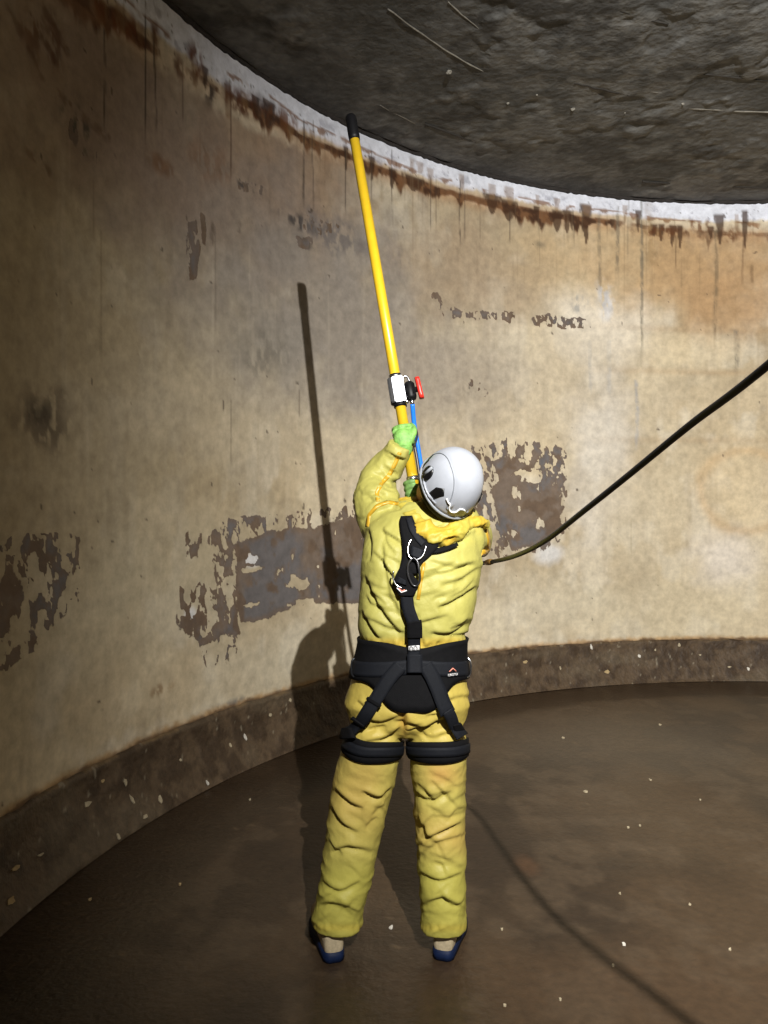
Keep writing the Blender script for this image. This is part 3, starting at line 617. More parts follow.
for pts, amp, wd in folds:
    pts = np.array([q[:2] for q in smooth_path([(p_[0], p_[1], 0) for p_ in pts], 4)], float); best = np.full(len(PX), 1e9); sd = np.zeros(len(PX)); tt_ = np.zeros(len(PX))
    for i in range(len(pts)-1):
        a, b = pts[i], pts[i+1]; e = b-a; ln = np.hypot(*e)
        t = np.clip(((PX-a[0])*e[0]+(PY-a[1])*e[1])/ln**2, 0, 1); dx = PX-a[0]-t*e[0]; dy = PY-a[1]-t*e[1]
        d = np.hypot(dx, dy); s = np.sign(e[0]*dy-e[1]*dx); k = d < best
        best[k] = d[k]; sd[k] = (s*d)[k]; tt_[k] = ((i+t)/(len(pts)-1))[k]
    taper = np.sin(np.clip(tt_, 0, 1)*math.pi)**.6
    x = sd/wd
    sgn = 1 if pts[-1][0] >= pts[0][0] else -1; x = x*sgn
    near = best < wd*6
    disp[near] += ((back*amp*(.9-.1*leg_w))*taper*(-np.tanh(2.6*x)*np.exp(-(x/2.3)**2)-.35*np.exp(-(x/1.1)**2)))[near]
co2 = co+no*disp[:, None]
body.vertices.foreach_set('co', co2.astype(np.float32).ravel()); body.update()
tint = np.tile(C(176, 172, 98), (len(co), 1))
tint = mixa(tint, C(196, 174, 88), .8*hip_w); tint = mixa(tint, C(192, 178, 92), .5*leg_w)
st = sstep(.45, .65, fbm(X*5, Y*5, Z*4, o=3, seed=71))
def gl(px, py, rx, ry): return np.exp(-((PX-px)/rx)**2-((PY-py)/ry)**2)*back
peach = gl(352, 800, 26, 34)+gl(440, 775, 22, 16)+gl(445, 835, 22, 22)+.7*gl(370, 770, 20, 20)+.5*gl(420, 820, 12, 20)
tint = mixa(tint, C(200, 154, 92), np.clip(peach, 0, 1)*.75*(.5+.5*st))
tint = mixa(tint, C(182, 178, 84), .5*leg_w*sstep(850, 880, PY)); tint = mixa(tint, C(220, 184, 70), .55*gather)
tint = mixa(tint, C(226, 186, 50), .6*(gl(440, 532, 30, 8)*sstep(.4, .6, fbm(X*20, Y*20, Z*20, o=2, seed=72))))
tint = mixa(tint, C(180, 120, 50), .5*gl(404, 722, 5, 14))
set_attr(body, 'tint', tint*np.array([.775, .76, .66])[None], 'FLOAT_COLOR')
person = thing('person', (.02, 2.74, 0), 'person in yellow hooded coverall standing with arms raised along the lance', 'person')
suit = obj('coverall', body, yel, person)
real = bvh_of(body)
hco, hno = mesh_np(hood_me); hX, hY, hZ = hco.T
hpx = 384+hX/hY*F; hpy = HZ+(EYE-hZ)/hY*F
hd = .026*(ridged(hX*9+hZ*4, hY*9, hZ*20-hX*6, 63)-.5)+.014*(ridged(hX*22, hY*16, hZ*30, 66)-.5)
hco = hco+hno*hd[:, None]; hood_me.vertices.foreach_set('co', hco.astype(np.float32).ravel()); hood_me.update()
ht = np.tile(C(182, 173, 80), (len(hco), 1)); ht = mixa(ht, C(206, 168, 46), .5*sstep(.5, .62, fbm(hX*14, hY*14, hZ*14, o=3, seed=73))); set_attr(hood_me, 'tint', ht*np.array([.80, .74, .62])[None], 'FLOAT_COLOR')
obj('hood', hood_me, yel, suit)
SUP = [snug]
def cast_back(px, py, bv=None):
    h = (bv or snug).ray_cast(Vector((0, 0, EYE)), Vector(((px-384)/F, 1, -(py-HZ)/F)).normalized(), 4)
    if h[0] is None:
        h = (bv or snug).find_nearest(Q(px, py, 2.72))
    return h[0], h[1]
def solid_grid(name, P, Nn, off, th):
    """closed slab over a grid of surface points"""
    nu, nv = len(P), len(P[0]); bm = bmesh.new()
    T = [[bm.verts.new(P[i][j]+Nn[i][j]*off) for j in range(nv)] for i in range(nu)]
    B = [[bm.verts.new(P[i][j]+Nn[i][j]*(off-th)) for j in range(nv)] for i in range(nu)]
    for i in range(nu-1):
        for j in range(nv-1):
            bm.faces.new((T[i][j], T[i+1][j], T[i+1][j+1], T[i][j+1])); bm.faces.new((B[i][j], B[i][j+1], B[i+1][j+1], B[i+1][j]))
    for i in range(nu-1):
        for j in (0, nv-1): bm.faces.new((T[i][j], B[i][j], B[i+1][j], T[i+1][j]))
    for j in range(nv-1):
        for i in (0, nu-1): bm.faces.new((T[i][j], T[i][j+1], B[i][j+1], B[i][j]))
    return from_bm(name, bm)
def blur(G, it=4, wrap=False):
    nu, nv = len(G), len(G[0])
    for _ in range(it):
        G2 = [[None]*nv for _ in range(nu)]
        for i in range(nu):
            for j in range(nv):
                s = G[i][j]*2; k = 2
                for a, b in ((i-1, j), (i+1, j)):
                    if wrap: a %= nu
                    if 0 <= a < nu: s = s+G[a][b]; k += 1
                G2[i][j] = s/k
        G = G2
    return G
def resample(pts, n):
    pts = [Vector((p[0], p[1], 0)) for p in pts]; L_ = [0]
    for a, b in zip(pts, pts[1:]): L_.append(L_[-1]+(b-a).length)
    out = []
    for t in np.linspace(0, L_[-1], n):
        i = min(max(int(np.searchsorted(L_, t))-1, 0), len(pts)-2); f = (t-L_[i])/max(L_[i+1]-L_[i], 1e-6); out.append(pts[i].lerp(pts[i+1], f))
    return out
def patch(name, left, right, off, th, nu=28, nv=7, it=2):
    """panel between two edge lines given on the photograph, laid over the back of the suit"""
    A, B = resample(left, nu), resample(right, nu); P = []; Nn = []
    for a, b in zip(A, B):
        r1 = []; r2 = []
        for j in range(nv):
            q = a.lerp(b, j/(nv-1)); h, n = cast_back(q.x, q.y); r1.append(h); r2.append(n)
        P.append(r1); Nn.append(r2)
    P = blur(P, it); Nn = [[n.normalized() for n in r] for r in blur(Nn, 5)]
    return solid_grid(name, P, Nn, off, th)
def strap(name, path, w, off, th, nu=24, nv=5, it=3):
    c = resample(path, nu); Lp, Rp = [], []
    for i in range(nu):
        t = (c[min(i+1, nu-1)]-c[max(i-1, 0)]).normalized(); s = Vector((-t.y, t.x, 0))
        ww = w if not callable(w) else w(i/(nu-1))
        Lp.append((c[i]-s*ww/2)[:2]); Rp.append((c[i]+s*ww/2)[:2])
    return patch(name, Lp, Rp, off, th, nu, nv, it)
def hoop(name, cx_, cy_, top, bot, off, th, a0=0, a1=360, nu=72, nv=6, it=3, rmax=.3):
    """band round a limb or the waist; top/bot give heights by angle (270 deg faces the camera)"""
    P = []; Nn = []
    full = abs(a1-a0) >= 360
    for i in range(nu+1 if full else nu):
        a = math.radians(a0+(a1-a0)*i/(nu if full else nu-1)); dr = Vector((math.cos(a), math.sin(a), 0)); r1 = []; r2 = []
        zt, zb = top(math.degrees(a)), bot(math.degrees(a))
        for j in range(nv):
            z = zt+(zb-zt)*j/(nv-1); o_ = Vector((cx_, cy_, z))
            h = snug.ray_cast(o_, dr, rmax); best = h[0] if h[0] is not None else o_+dr*rmax
            r1.append(best); r2.append(dr)
        P.append(r1); Nn.append(r2)
    P = blur(P, it, False)
    if full: P[-1] = P[0]
    return solid_grid(name, P, Nn, off, th)

# orange-yellow taped seams of the suit
def seam(path, w=4):
    c = resample(path, 40); P = []; Nn = []
    for i in range(40):
        t = (c[min(i+1, 39)]-c[max(i-1, 0)]).normalized(); s = Vector((-t.y, t.x, 0)); r1 = []; r2 = []
        for k in (-1, 0, 1):
            q = c[i]+s*(k*w/2); h, n = cast_back(q.x, q.y, real); r1.append(h); r2.append(n)
        P.append(r1); Nn.append(r2)
    return solid_grid('seam', blur(P, 1), blur(Nn, 2), .0012, .003)
for pth, w_ in (([(400, 452), (396, 462), (390, 474), (382, 483), (377, 492), (378, 502)], 4), ([(367, 527), (369, 515), (377, 506), (388, 502), (399, 504)], 3.5),
                ([(424, 562), (421, 580), (418, 600)], 3.5), ([(486, 527), (489, 540), (488, 556)], 3)):
    obj('seam_tape', seam(pth, w_), seam_m, suit)

# ---------------------------------------------------------------- head (under the helmet), gloves, shoes
ax_up = Vector((.45, -.73, .51)).normalized(); ax_f = Vector((-.45, .35, .8)); ax_f = (ax_f-ax_up*ax_f.dot(ax_up)).normalized(); ax_f = Matrix.Rotation(math.radians(-12), 3, ax_up) @ ax_f; ax_r = ax_f.cross(ax_up).normalized()
HC = Q(451, 483, 2.675)                       # centre of the helmet rim
hc = HC-ax_up*.04+Vector((0, .03, -.005))
bm = bmesh.new()
add_ball(bm, hc, (.074, .094, .115), 24, (ax_r, ax_f, ax_up))
add_ball(bm, hc-ax_up*.075+ax_f*.03, (.055, .062, .055), 20, (ax_r, ax_f, ax_up))         # jaw
add_ball(bm, hc+ax_f*.098-ax_up*.025, (.014, .02, .026), 12, (ax_r, ax_f, ax_up))          # nose
for s in (-1, 1): add_ball(bm, hc+ax_r*s*.076-ax_up*.01-ax_f*.005, (.010, .022, .032), 12, (ax_r, ax_f, ax_up))
add_tube(bm, [hc-ax_up*.05-ax_f*.02, Q(440, 520, 2.80), Q(436, 540, 2.82)], [.06, .06, .065], 16)
head = remesh(bm, .006, 4)
obj('head', head, mat('skin', lin(196, 150, 124), .5, nscale=40, nvar=.08), person)
bm = bmesh.new(); add_ball(bm, hc+ax_up*.004-ax_f*.012, (.080, .094, .113), 24, (ax_r, ax_f, ax_up))
bmesh.ops.delete(bm, geom=[q for q in bm.verts if (q.co-hc).dot(ax_f) > .045 and (q.co-hc).dot(ax_up) < .03 or (q.co-hc).dot(ax_up) < -.10], context='VERTS')
obj('hair', from_bm('hair', bm), mat('dark_hair', lin(30, 25, 22), .6, nscale=200, nvar=.5, bump=.003, bscale=300), person)
for s in (-1, 1):
    bm = bmesh.new(); add_ball(bm, hc+ax_r*s*.03+ax_f*.088+ax_up*.004, (.012, .008, .008), 10, (ax_r, ax_f, ax_up)); obj('eye', from_bm('eye', bm), mat('eye', lin(60, 50, 44), .2), person)
bm = bmesh.new(); add_ball(bm, hc+ax_f*.088-ax_up*.068, (.024, .010, .006), 12, (ax_r, ax_f, ax_up))
obj('mouth', from_bm('mouth', bm), mat('lips', lin(150, 90, 80), .5), person)

# lance axis
LT, LB = Q(350.5, 116, 3.22), Q(415.0, 491, 2.90)
LA = (LB-LT); LLEN = LA.length; LA.normalize()
def on_lance(py):
    lo_, hi_ = 0, 1
    for _ in range(40):
        md = (lo_+hi_)/2; q = LT.lerp(LB, md); y_ = HZ+(EYE-q.z)/q.y*F
        if y_ < py: lo_ = md
        else: hi_ = md
    return LT.lerp(LB, lo_)
LX = Vector((0, 1, 0)).cross(LA).normalized()
if LX.x < 0: LX = -LX
LY = LA.cross(LX).normalized()
if LY.y > 0: LY = -LY                         # towards the photographer
RAD = .0205
green = mat('glove_green', lin(108, 156, 74), .6, nscale=45, nvar=.4, bump=.002, bscale=160)
black = mat('black_nylon', lin(20, 20, 22), .62, nscale=80, nvar=.25, bump=.001, bscale=400)
def glove(py, wrist, nm, s=1.0, thumb_up=True):
    c = on_lance(py); bm = bmesh.new()
    up = -LA
    # palm: on the near-left side of the tube, wrist below
    pc = c-LX*.012+LY*.038+LA*.014
    add_ball(bm, pc, (.036*s, .017*s, .038*s), 18, (LX, LY, up))
    add_ball(bm, pc-up*.038, (.030*s, .020*s, .034*s), 16, (LX, LY, up))
    add_tube(bm, [pc-up*.03, pc-up*.05+(wrist-pc)*.35, wrist], [.03*s, .029*s, .028*s], 16)
    # four fingers closing round the far side from the left
    for k, (dz, ln) in enumerate(((.034, .95), (.012, 1.05), (-.010, 1.0), (-.031, .85))):
        base = c+up*dz*s; P = []
        for j in range(8):
            a = math.radians(150+ (205*ln)*j/7); rr_ = RAD+.0105
            P.append(base+LX*math.cos(a)*(rr_+.010*(1-j/7))*1.0-LY*math.sin(a)*-(-1)*(rr_+.008*(1-j/7)))
        P = [pc-LX*.026*s+up*dz*s*.9-LY*.006]+P
        add_tube(bm, smooth_path(P, 3), list(np.interp(np.linspace(0, 1, len(smooth_path(P, 3))), [0, .5, 1], [.0115*s, .0105*s, .0085*s])), 10)
    # thumb on the right side, closing over the tube
    P = [pc-up*.018+LX*.022, c+LX*.032+up*.004+LY*.034, c+LX*.034+up*.028+LY*.018, c+LX*.028+up*.046-LY*.004]
    sp = smooth_path(P, 4); add_tube(bm, sp, list(np.linspace(.0145*s, .0095*s, len(sp))), 12)
    me = remesh(bm, .0035, 4); o = obj('glove', me, green, person)
    # dark grip edge of the palm
    bm = bmesh.new(); P = [c+LX*.042+up*.030+LY*.010, c+LX*.044+up*.0+LY*.022, c+LX*.036-up*.03+LY*.040, c+LX*.022-up*.055+LY*.050]
    sp = smooth_path(P, 4); add_tube(bm, sp, [.004]*len(sp), 8); obj('glove_edge', from_bm('edge', bm), black, o)
    return o
glove(437, Q(398.5, 450, 2.925), 'left'); 
# right hand near the end of the tube, palm on the far side
def glove_far(py, wrist):
    c = on_lance(py); bm = bmesh.new(); up = -LA
    pc = c+LX*.004-LY*.034
    add_ball(bm, pc, (.038, .018, .044), 18, (LX, LY, up)); add_tube(bm, [pc, (pc+wrist)/2, wrist], [.028, .03, .034], 14)
    for dz, ln in ((.032, .9), (.011, 1.0), (-.010, .95), (-.030, .8)):
        P = [pc-LX*.03+up*dz]
        for j in range(7):
            a = math.radians(215-150*ln*j/6); P.append(c+up*dz+LX*math.cos(a)*(RAD+.011)+LY*math.sin(a)*(RAD+.011))
        sp = smooth_path(P, 3); add_tube(bm, sp, list(np.linspace(.0115, .0085, len(sp))), 10)
    P = [pc+LX*.03-up*.01, c+LX*.04+up*.012-LY*.01, c+LX*.034+up*.03+LY*.012]; sp = smooth_path(P, 4); add_tube(bm, sp, list(np.linspace(.014, .0095, len(sp))), 12)
    return obj('glove', remesh(bm, .0035, 4), mat('glove_green_shaded', lin(96, 132, 70), .6, nscale=50, nvar=.4), person)  # darker copy of the glove green, with shade put into the colour
glove_far(493, Q(417, 503, 3.03))

def shoe(px, py, yaw, s=1):
    """heel at the given floor point, toe pointing away from the photographer"""
    d = EYE*F/(py-HZ); hp = Vector(((px-384)/F*d, d, 0)); f = Vector((math.sin(yaw), math.cos(yaw), 0)); r = Vector((f.y, -f.x, 0)); up = Vector((0, 0, 1))
    root = obj('shoe', None, None, person) if False else None
    secs = [(.0, .018, .036), (.006, .029, .04), (.02, .038, .05), (.07, .042, .05), (.13, .045, .05), (.19, .052, .05), (.24, .049, .05), (.275, .034, .045), (.29, .012, .04)]
    bm = bmesh.new(); add_loft(bm, [(hp+f*(a+.004)+up*.060, r*(w_*.92), up*hh) for a, w_, hh in
                                    ((.0, .026, .034), (.010, .038, .056), (.05, .042, .062), (.10, .041, .06), (.15, .044, .05), (.2, .047, .036), (.25, .042, .028), (.275, .026, .02))], 20, 2.4)
    add_tube(bm, [hp+f*.055+up*.07, hp+f*.058+up*.17], [.044, .042], 18)
    u_ = obj('shoe_upper', remesh(bm, .006, 4), mat('boot_beige', lin(168, 154, 126), .7, nscale=120, nvar=.2, bump=.001, bscale=300), person)
    bm = bmesh.new(); lo2, hi2 = [], []
    outl = []
    for a, w_, _ in secs: outl.append(hp+f*a+r*w_)
    for a, w_, _ in reversed(secs): outl.append(hp+f*a-r*w_)
    V0 = [bm.verts.new(p) for p in outl]; V1 = [bm.verts.new(p+up*.016) for p in outl]; V2 = [bm.verts.new(p+(hp+f*.14-p)*.03+up*.034) for p in outl]
    n_ = len(outl); bm.faces.new(V0[::-1]); bm.faces.new(V2)
    for i in range(n_):
        for A_, B_ in ((V0, V1), (V1, V2)): bm.faces.new((A_[i], A_[(i+1) % n_], B_[(i+1) % n_], B_[i]))
    obj('shoe_sole', from_bm('sole', bm), mat('sole_blue', lin(12, 26, 56), .6, nscale=60, nvar=.25, spec=.2), person)
shoe(335, 963, math.radians(-16)); shoe(442, 961, math.radians(16))

# ================================================================= HELMET
hel = thing('safety_helmet', HC, 'white climbing-style safety helmet with black side vents worn by the worker', 'helmet')
def hp_(t, ph, r=1.0):
    """ph: angle round the crown axis from the right (front = 90), t: 0 crown .. 1 rim"""
    a, b, c = .106*r, .121*r, .146*r
    th = min(t, 1.0)*math.pi/2; sx = math.sin(th)**.92
    dip = (.018*max(0, -math.sin(ph))+.006*abs(math.cos(ph)))*t*t
    return HC+ax_r*a*sx*math.cos(ph)+ax_f*b*sx*math.sin(ph)+ax_up*(c*max(math.cos(th), 0)**.9-.018-dip-max(0, t-1)*.2)
def dome(name, r0, r1, t0=0.0, t1=1.0, ph0=0, ph1=2*math.pi, nu=48, nv=16):
    full = ph1-ph0 > 6.28; bm = bmesh.new()
    cols = []
    for layer in (r0, r1):
        g = []
        for i in range(nu if full else nu+1):
            ph = ph0+(ph1-ph0)*i/nu; g.append([bm.verts.new(hp_(max(t0+(t1-t0)*j/nv, .02), ph, layer)) for j in range(nv+1)])
        cols.append(g)
    n_ = nu if full else nu+1
    for g in cols:
        for i in range(n_ if full else n_-1):
            for j in range(nv): bm.faces.new((g[i][j], g[(i+1) % n_][j], g[(i+1) % n_][j+1], g[i][j+1]))
    a, b = cols
    for i in range(n_ if full else n_-1):
        for j in (0, nv): bm.faces.new((a[i][j], b[i][j], b[(i+1) % n_][j], a[(i+1) % n_][j]))
    if not full:
        for i in (0, n_-1):
            for j in range(nv): bm.faces.new((a[i][j], a[i][j+1], b[i][j+1], b[i][j]))
    return from_bm(name, bm)
hw = mat('helmet_white', lin(154, 158, 166), .34, nscale=30, nvar=.05, spec=.5); hg = mat('helmet_grey', lin(130, 134, 140), .45, nscale=30, nvar=.06)
hb = mat('helmet_black', lin(14, 14, 15), .35, nscale=60, nvar=.2)
shell = obj('shell', dome('shell', 1.0, .965), hw, hel)
# raised middle panel running front to back
bm = bmesh.new(); nA, nB = 40, 14; g = []
def panel_pt(s, q, r):
    # s along front-back meridian (-1 rear rim .. 1 front rim), q across (-1..1)
    x = q*(.065-.012*abs(s)); th = abs(s)*math.pi/2*.93; ca = math.sin(th); y_ = math.copysign(ca, s)
    b = math.hypot(x/.106, y_); b = min(b, .985); ph = math.atan2(y_, x/.106); t = math.asin(b**(1/.92))/(math.pi/2); return hp_(t, ph, r)
T = [[bm.verts.new(panel_pt(-.98+1.96*i/nA, -1+2*j/nB, 1.022 if 0 < j < nB and 0 < i < nA else .99)) for j in range(nB+1)] for i in range(nA+1)]
for i in range(nA):
    for j in range(nB): bm.faces.new((T[i][j], T[i+1][j], T[i+1][j+1], T[i][j+1]))
obj('crown_panel', from_bm('panel', bm), hw, hel)
bm = bmesh.new(); add_tube(bm, [panel_pt(-.9+1.8*i_/30, -1.0, 1.008) for i_ in range(31)], .0016, 6); obj('panel_seam', from_bm('ps', bm), mat('seam_grey', lin(120, 124, 130), .5), hel)
rim_pts = [hp_(1.0, 2*math.pi*k/60, 1.0)+ax_up*.002 for k in range(61)]
bm = bmesh.new(); add_tube(bm, rim_pts, .0055, 8, cap=False); obj('rim_edge', from_bm('rim', bm), hg, hel)
obj('liner', dome('liner', .95, .90, .55, 1.12), mat('liner_black', lin(12, 12, 13), .8), hel)
def on_dome(t, ph, r=1.0): return hp_(t, ph, r)
def plate(name, outline, r0, r1, mt):
    """thin shaped plate lying on the shell; outline in (t, ph deg)"""
    bm = bmesh.new(); n_ = len(outline); ct = sum(o_[0] for o_ in outline)/n_; cp = sum(o_[1] for o_ in outline)/n_; rings = []
    for r, k in ((r0, 1.0), (r1, 1.0), (r1*1.004, .75), (r1*1.006, .4)):
        rings.append([bm.verts.new(hp_(ct+(a-ct)*k, math.radians(cp+(b-cp)*k), r)) for a, b in outline])
    for A_, B_ in zip(rings, rings[1:]):
        for i in range(n_): bm.faces.new((A_[i], A_[(i+1) % n_], B_[(i+1) % n_], B_[i]))
    bm.faces.new(rings[-1]); return obj(name, from_bm(name, bm), mt, hel)
def oval(t, ph, dt, dp, n_=14, rot=0):
    out = []
    for k in range(n_):
        a = 2*math.pi*k/n_; x, y_ = math.cos(a), math.sin(a)
        out.append((t+dt*(x*math.cos(rot)-y_*math.sin(rot)), ph+dp*(x*math.sin(rot)+y_*math.cos(rot))))
    return out
for s in (1, -1):
    P_ = lambda ph: ph if s == 1 else 180-ph      # s=1: wearer's left
    k1 = plate('clip_mount', [(t_, P_(p_)) for t_, p_ in oval(.84, 168, .12, 12)], .99, 1.05, hb)
    plate('vent', [(t_, P_(p_)) for t_, p_ in ((.95, 197), (.78, 199), (.68, 211), (.76, 220), (.93, 211))], .99, 1.012, hb)
    plate('vent', [(t_, P_(p_)) for t_, p_ in ((.98, 146), (.84, 140), (.80, 125), (.88, 122), (.98, 136))], .99, 1.012, hb)
    bm = bmesh.new(); a_ = hp_(.9, math.radians(P_(168)), 1.06); add_tube(bm, [a_, hp_(.72, math.radians(P_(166)), 1.065)], .006, 8)
    obj('clip_lever', from_bm('lever', bm), hg, k1)
plate('vent', [(.97, 286), (.86, 288), (.78, 302), (.90, 308), (.97, 300)], .99, 1.012, hb)
plate('clip_mount', [(.95, 318), (.80, 316), (.76, 326), (.80, 338), (.95, 336)], .99, 1.06, hb)
bm = bmesh.new(); wp = [(.76, 226), (.79, 233), (.80, 238), (.86, 241), (.89, 248), (.87, 256), (.81, 259), (.81, 268), (.84, 273)]
add_tube(bm, smooth_path([hp_(t_, math.radians(p_), 1.035) for t_, p_ in wp], 4), .0026, 8)
obj('lamp_hook', from_bm('hook', bm), mat('hook_white', lin(240, 242, 244), .3), hel)
for ph_ in (192, 200):
    bm = bmesh.new(); add_tube(bm, [hp_(t_, math.radians(ph_-188+p_), 1.03) for t_, p_ in ((.93, 160), (.95, 175), (.95, 190), (.93, 206))], .0032, 8)
    obj('side_rail', from_bm('rail', bm), hw, hel)

# ================================================================= HARNESS
har = thing('safety_harness', (.06, 2.62, 1.0), 'black fall-arrest harness with wide padded belt worn over the coverall', 'harness')
pad = mat('harness_pad', lin(12, 12, 14), .8, nscale=60, nvar=.25, bump=.001, bscale=300, spec=.12)
web = mat('harness_webbing', lin(20, 22, 27), .65, nscale=150, nvar=.25, bump=.001, bscale=500, spec=.15)
steel = mat('steel', lin(205, 208, 214), .25, 1.0, nscale=40, nvar=.08)
zpx = lambda py, d=2.62: EYE-(py-HZ)/F*d
bcx, bcy = (412-384)/F*PD, PD
def bz(py, a):
    a = abs((a-270+180) % 360-180); return zpx(py, 2.62+.14*min(1, a/90))
def btop(a):
    q = (a-270+180) % 360-180; return bz(638, a)-.036*math.exp(-((q-4)/34)**2)
def bbot(a):
    q = (a-270+180) % 360-180; return bz(676, a)-.108*math.exp(-((q-0)/40)**4)-.008*math.exp(-(q/70)**2)
obj('waist_pad', hoop('pad', bcx, bcy, btop, bbot,   .007, .010, 165, 375, 80, 10), pad, har)
obj('waist_belt', hoop('belt', bcx, bcy, lambda a: bz(659, a), lambda a: bz(673, a), .011, .005), web, har)
for px_, s in ((351, -1), (469, 1)):
    hh_ = snug.ray_cast(Vector((bcx, bcy, zpx(666, 2.72))), Vector((s, -.35, 0)).normalized(), .3); bm = bmesh.new(); c = hh_[0]+Vector((s*.006, -.002, 0)); add_tube(bm, smooth_path([c+Vector((s*.006, 0, .034)), c+Vector((s*.016, -.004, .02)), c+Vector((s*.016, -.004, -.02)), c+Vector((s*.004, 0, -.034))], 5), .0035, 8)
    o_ = obj('side_ring', from_bm('ring', bm), steel if s > 0 else mat('dark_steel', lin(60, 62, 66), .35, .8), har)
back_pad = obj('back_pad', patch('bp', [(402, 517), (400, 521), (401, 532), (403, 545), (403, 556), (401, 566), (398, 575)],
    [(412, 516), (415, 525), (423, 535), (440, 546), (430, 556), (421, 564), (418, 575)], .012, .012, 30, 9), pad, har)
obj('shoulder_strap', strap('ss', [(426, 551), (438, 551), (449, 548), (458, 544)], lambda t: 6-2.5*t, .008, .008), pad, har)
obj('shoulder_strap', strap('ss2', [(409, 519), (412, 530), (418, 540), (424, 546)], 6, .017, .006), web, har)
obj('strap_keeper', patch('kp', [(411.5, 546), (411, 557)], [(423.5, 550), (421, 561)], .020, .009, 8, 5), web, har)
def pt(px, py, off):
    h, n = cast_back(px, py); return h+n*off
bm = bmesh.new(); dp = [(412, 542), (409.5, 546), (408.5, 552), (410, 558), (414, 560.5), (419, 560), (423, 556), (425, 550), (425.5, 548)]
add_tube(bm, smooth_path([pt(a, b, .026) for a, b in dp], 4), .0034, 8); obj('d_ring', from_bm('dring', bm), steel, har)
# connector below the ring: dark carabiner and shock-pack body
bm = bmesh.new(); cp_ = [(412, 560), (409, 566), (409, 574), (412, 583), (416, 585), (419.5, 580), (419, 570), (417, 562), (413, 559)]
add_tube(bm, smooth_path([pt(a, b, .03) for a, b in cp_], 4), .0045, 8); obj('carabiner', from_bm('carab', bm), mat('carabiner_dark', lin(70, 70, 72), .3, .8), har)
obj('connector_body', patch('cb', [(402, 566), (398, 573), (394.5, 582), (398, 590), (401, 596)], [(411, 566), (412, 573), (419, 582), (417, 590), (412, 596)], .026, .024, 16, 7), pad, har)
cb2 = obj('connector_plate', patch('cp', [(400, 575), (397, 582)], [(407, 579), (407.5, 585)], .034, .006, 6, 4), web, har)
bm = bmesh.new(); add_tube(bm, smooth_path([pt(a, b, .032) for a, b in ((396, 571), (395, 576), (398, 584), (403, 587))], 4), .003, 8); obj('connector_ring', from_bm('cr', bm), steel, har)
mark_m = mat('logo_pink', lin(226, 140, 120), .5); white_m = mat('label_white', lin(222, 222, 222), .6)
bm = bmesh.new(); add_tube(bm, [pt(398.5, 587, .030), pt(402.5, 591.5, .030), pt(407.5, 589.5, .030)], .0022, 6); obj('maker_mark', from_bm('mk', bm), white_m, har)
bm = bmesh.new(); add_tube(bm, [pt(400, 587.5, .030), pt(403, 590, .030), pt(406, 588.8, .030)], .0018, 6); obj('maker_mark', from_bm('mk', bm), mark_m, har)
# long strap down the spine to the belt
obj('spine_strap', strap('sp', [(407, 594), (408, 605), (410, 613), (414, 622), (414, 640), (414, 655), (414, 674)], 12, .019, .007, 34), web, har)
obj('strap_sleeve', strap('sl', [(413.5, 618), (414.5, 623), (414.5, 637)], 14.5, .024, .010, 10), pad, har)
obj('strap_sleeve', strap('sl', [(414.5, 652), (414.5, 674)], 14.5, .026, .008, 10), web, har)
tag_ = obj('size_label', patch('tg', [(408.5, 642), (408.5, 649.5)], [(419, 641), (419, 648.5)], .0235, .004, 4, 4), white_m, har)
gm = mat('label_print', lin(120, 120, 122), .7)
for k in range(2):
    x0 = 411.2+k*4.0; bm = bmesh.new(); ring = [pt(x0+1.5*math.cos(a), 645.2-k*.4+2.4*math.sin(a), .0245) for a in [2*math.pi*i/12 for i in range(13)]]
    add_tube(bm, ring, .0013, 6); obj('printed_digit', from_bm('dg', bm), gm, tag_)
# seat straps and thigh loops
obj('seat_strap', strap('s1', [(402, 664), (390, 678), (381, 693), (371, 709), (360, 724), (352, 734)], lambda t: 14-3*t, .020, .006, 34), web, har)
obj('seat_strap', strap('s2', [(424, 664), (431, 676), (437, 690), (441, 702), (446, 713)], 14, .020, .006, 30), web, har)
obj('seat_strap', strap('s3', [(444, 708), (449, 716), (452, 728), (458, 738)], 10, .026, .006, 18), web, har)
for a, b in (((377, 700), (368, 714)), ((362, 718), (356, 726))):
    obj('strap_keeper', strap('kk', [a, ((a[0]*3+b[0])/4, (a[1]*3+b[1])/4)], 15, .025, .010, 6), pad, har)
obj('strap_buckle', patch('bk', [(345, 730), (347, 742)], [(356, 727), (360, 739)], .028, .010, 8, 5), pad, har)
obj('strap_buckle', patch('bk', [(449, 720), (450, 728)], [(456, 718), (459, 726)], .030, .008, 8, 5), pad, har)
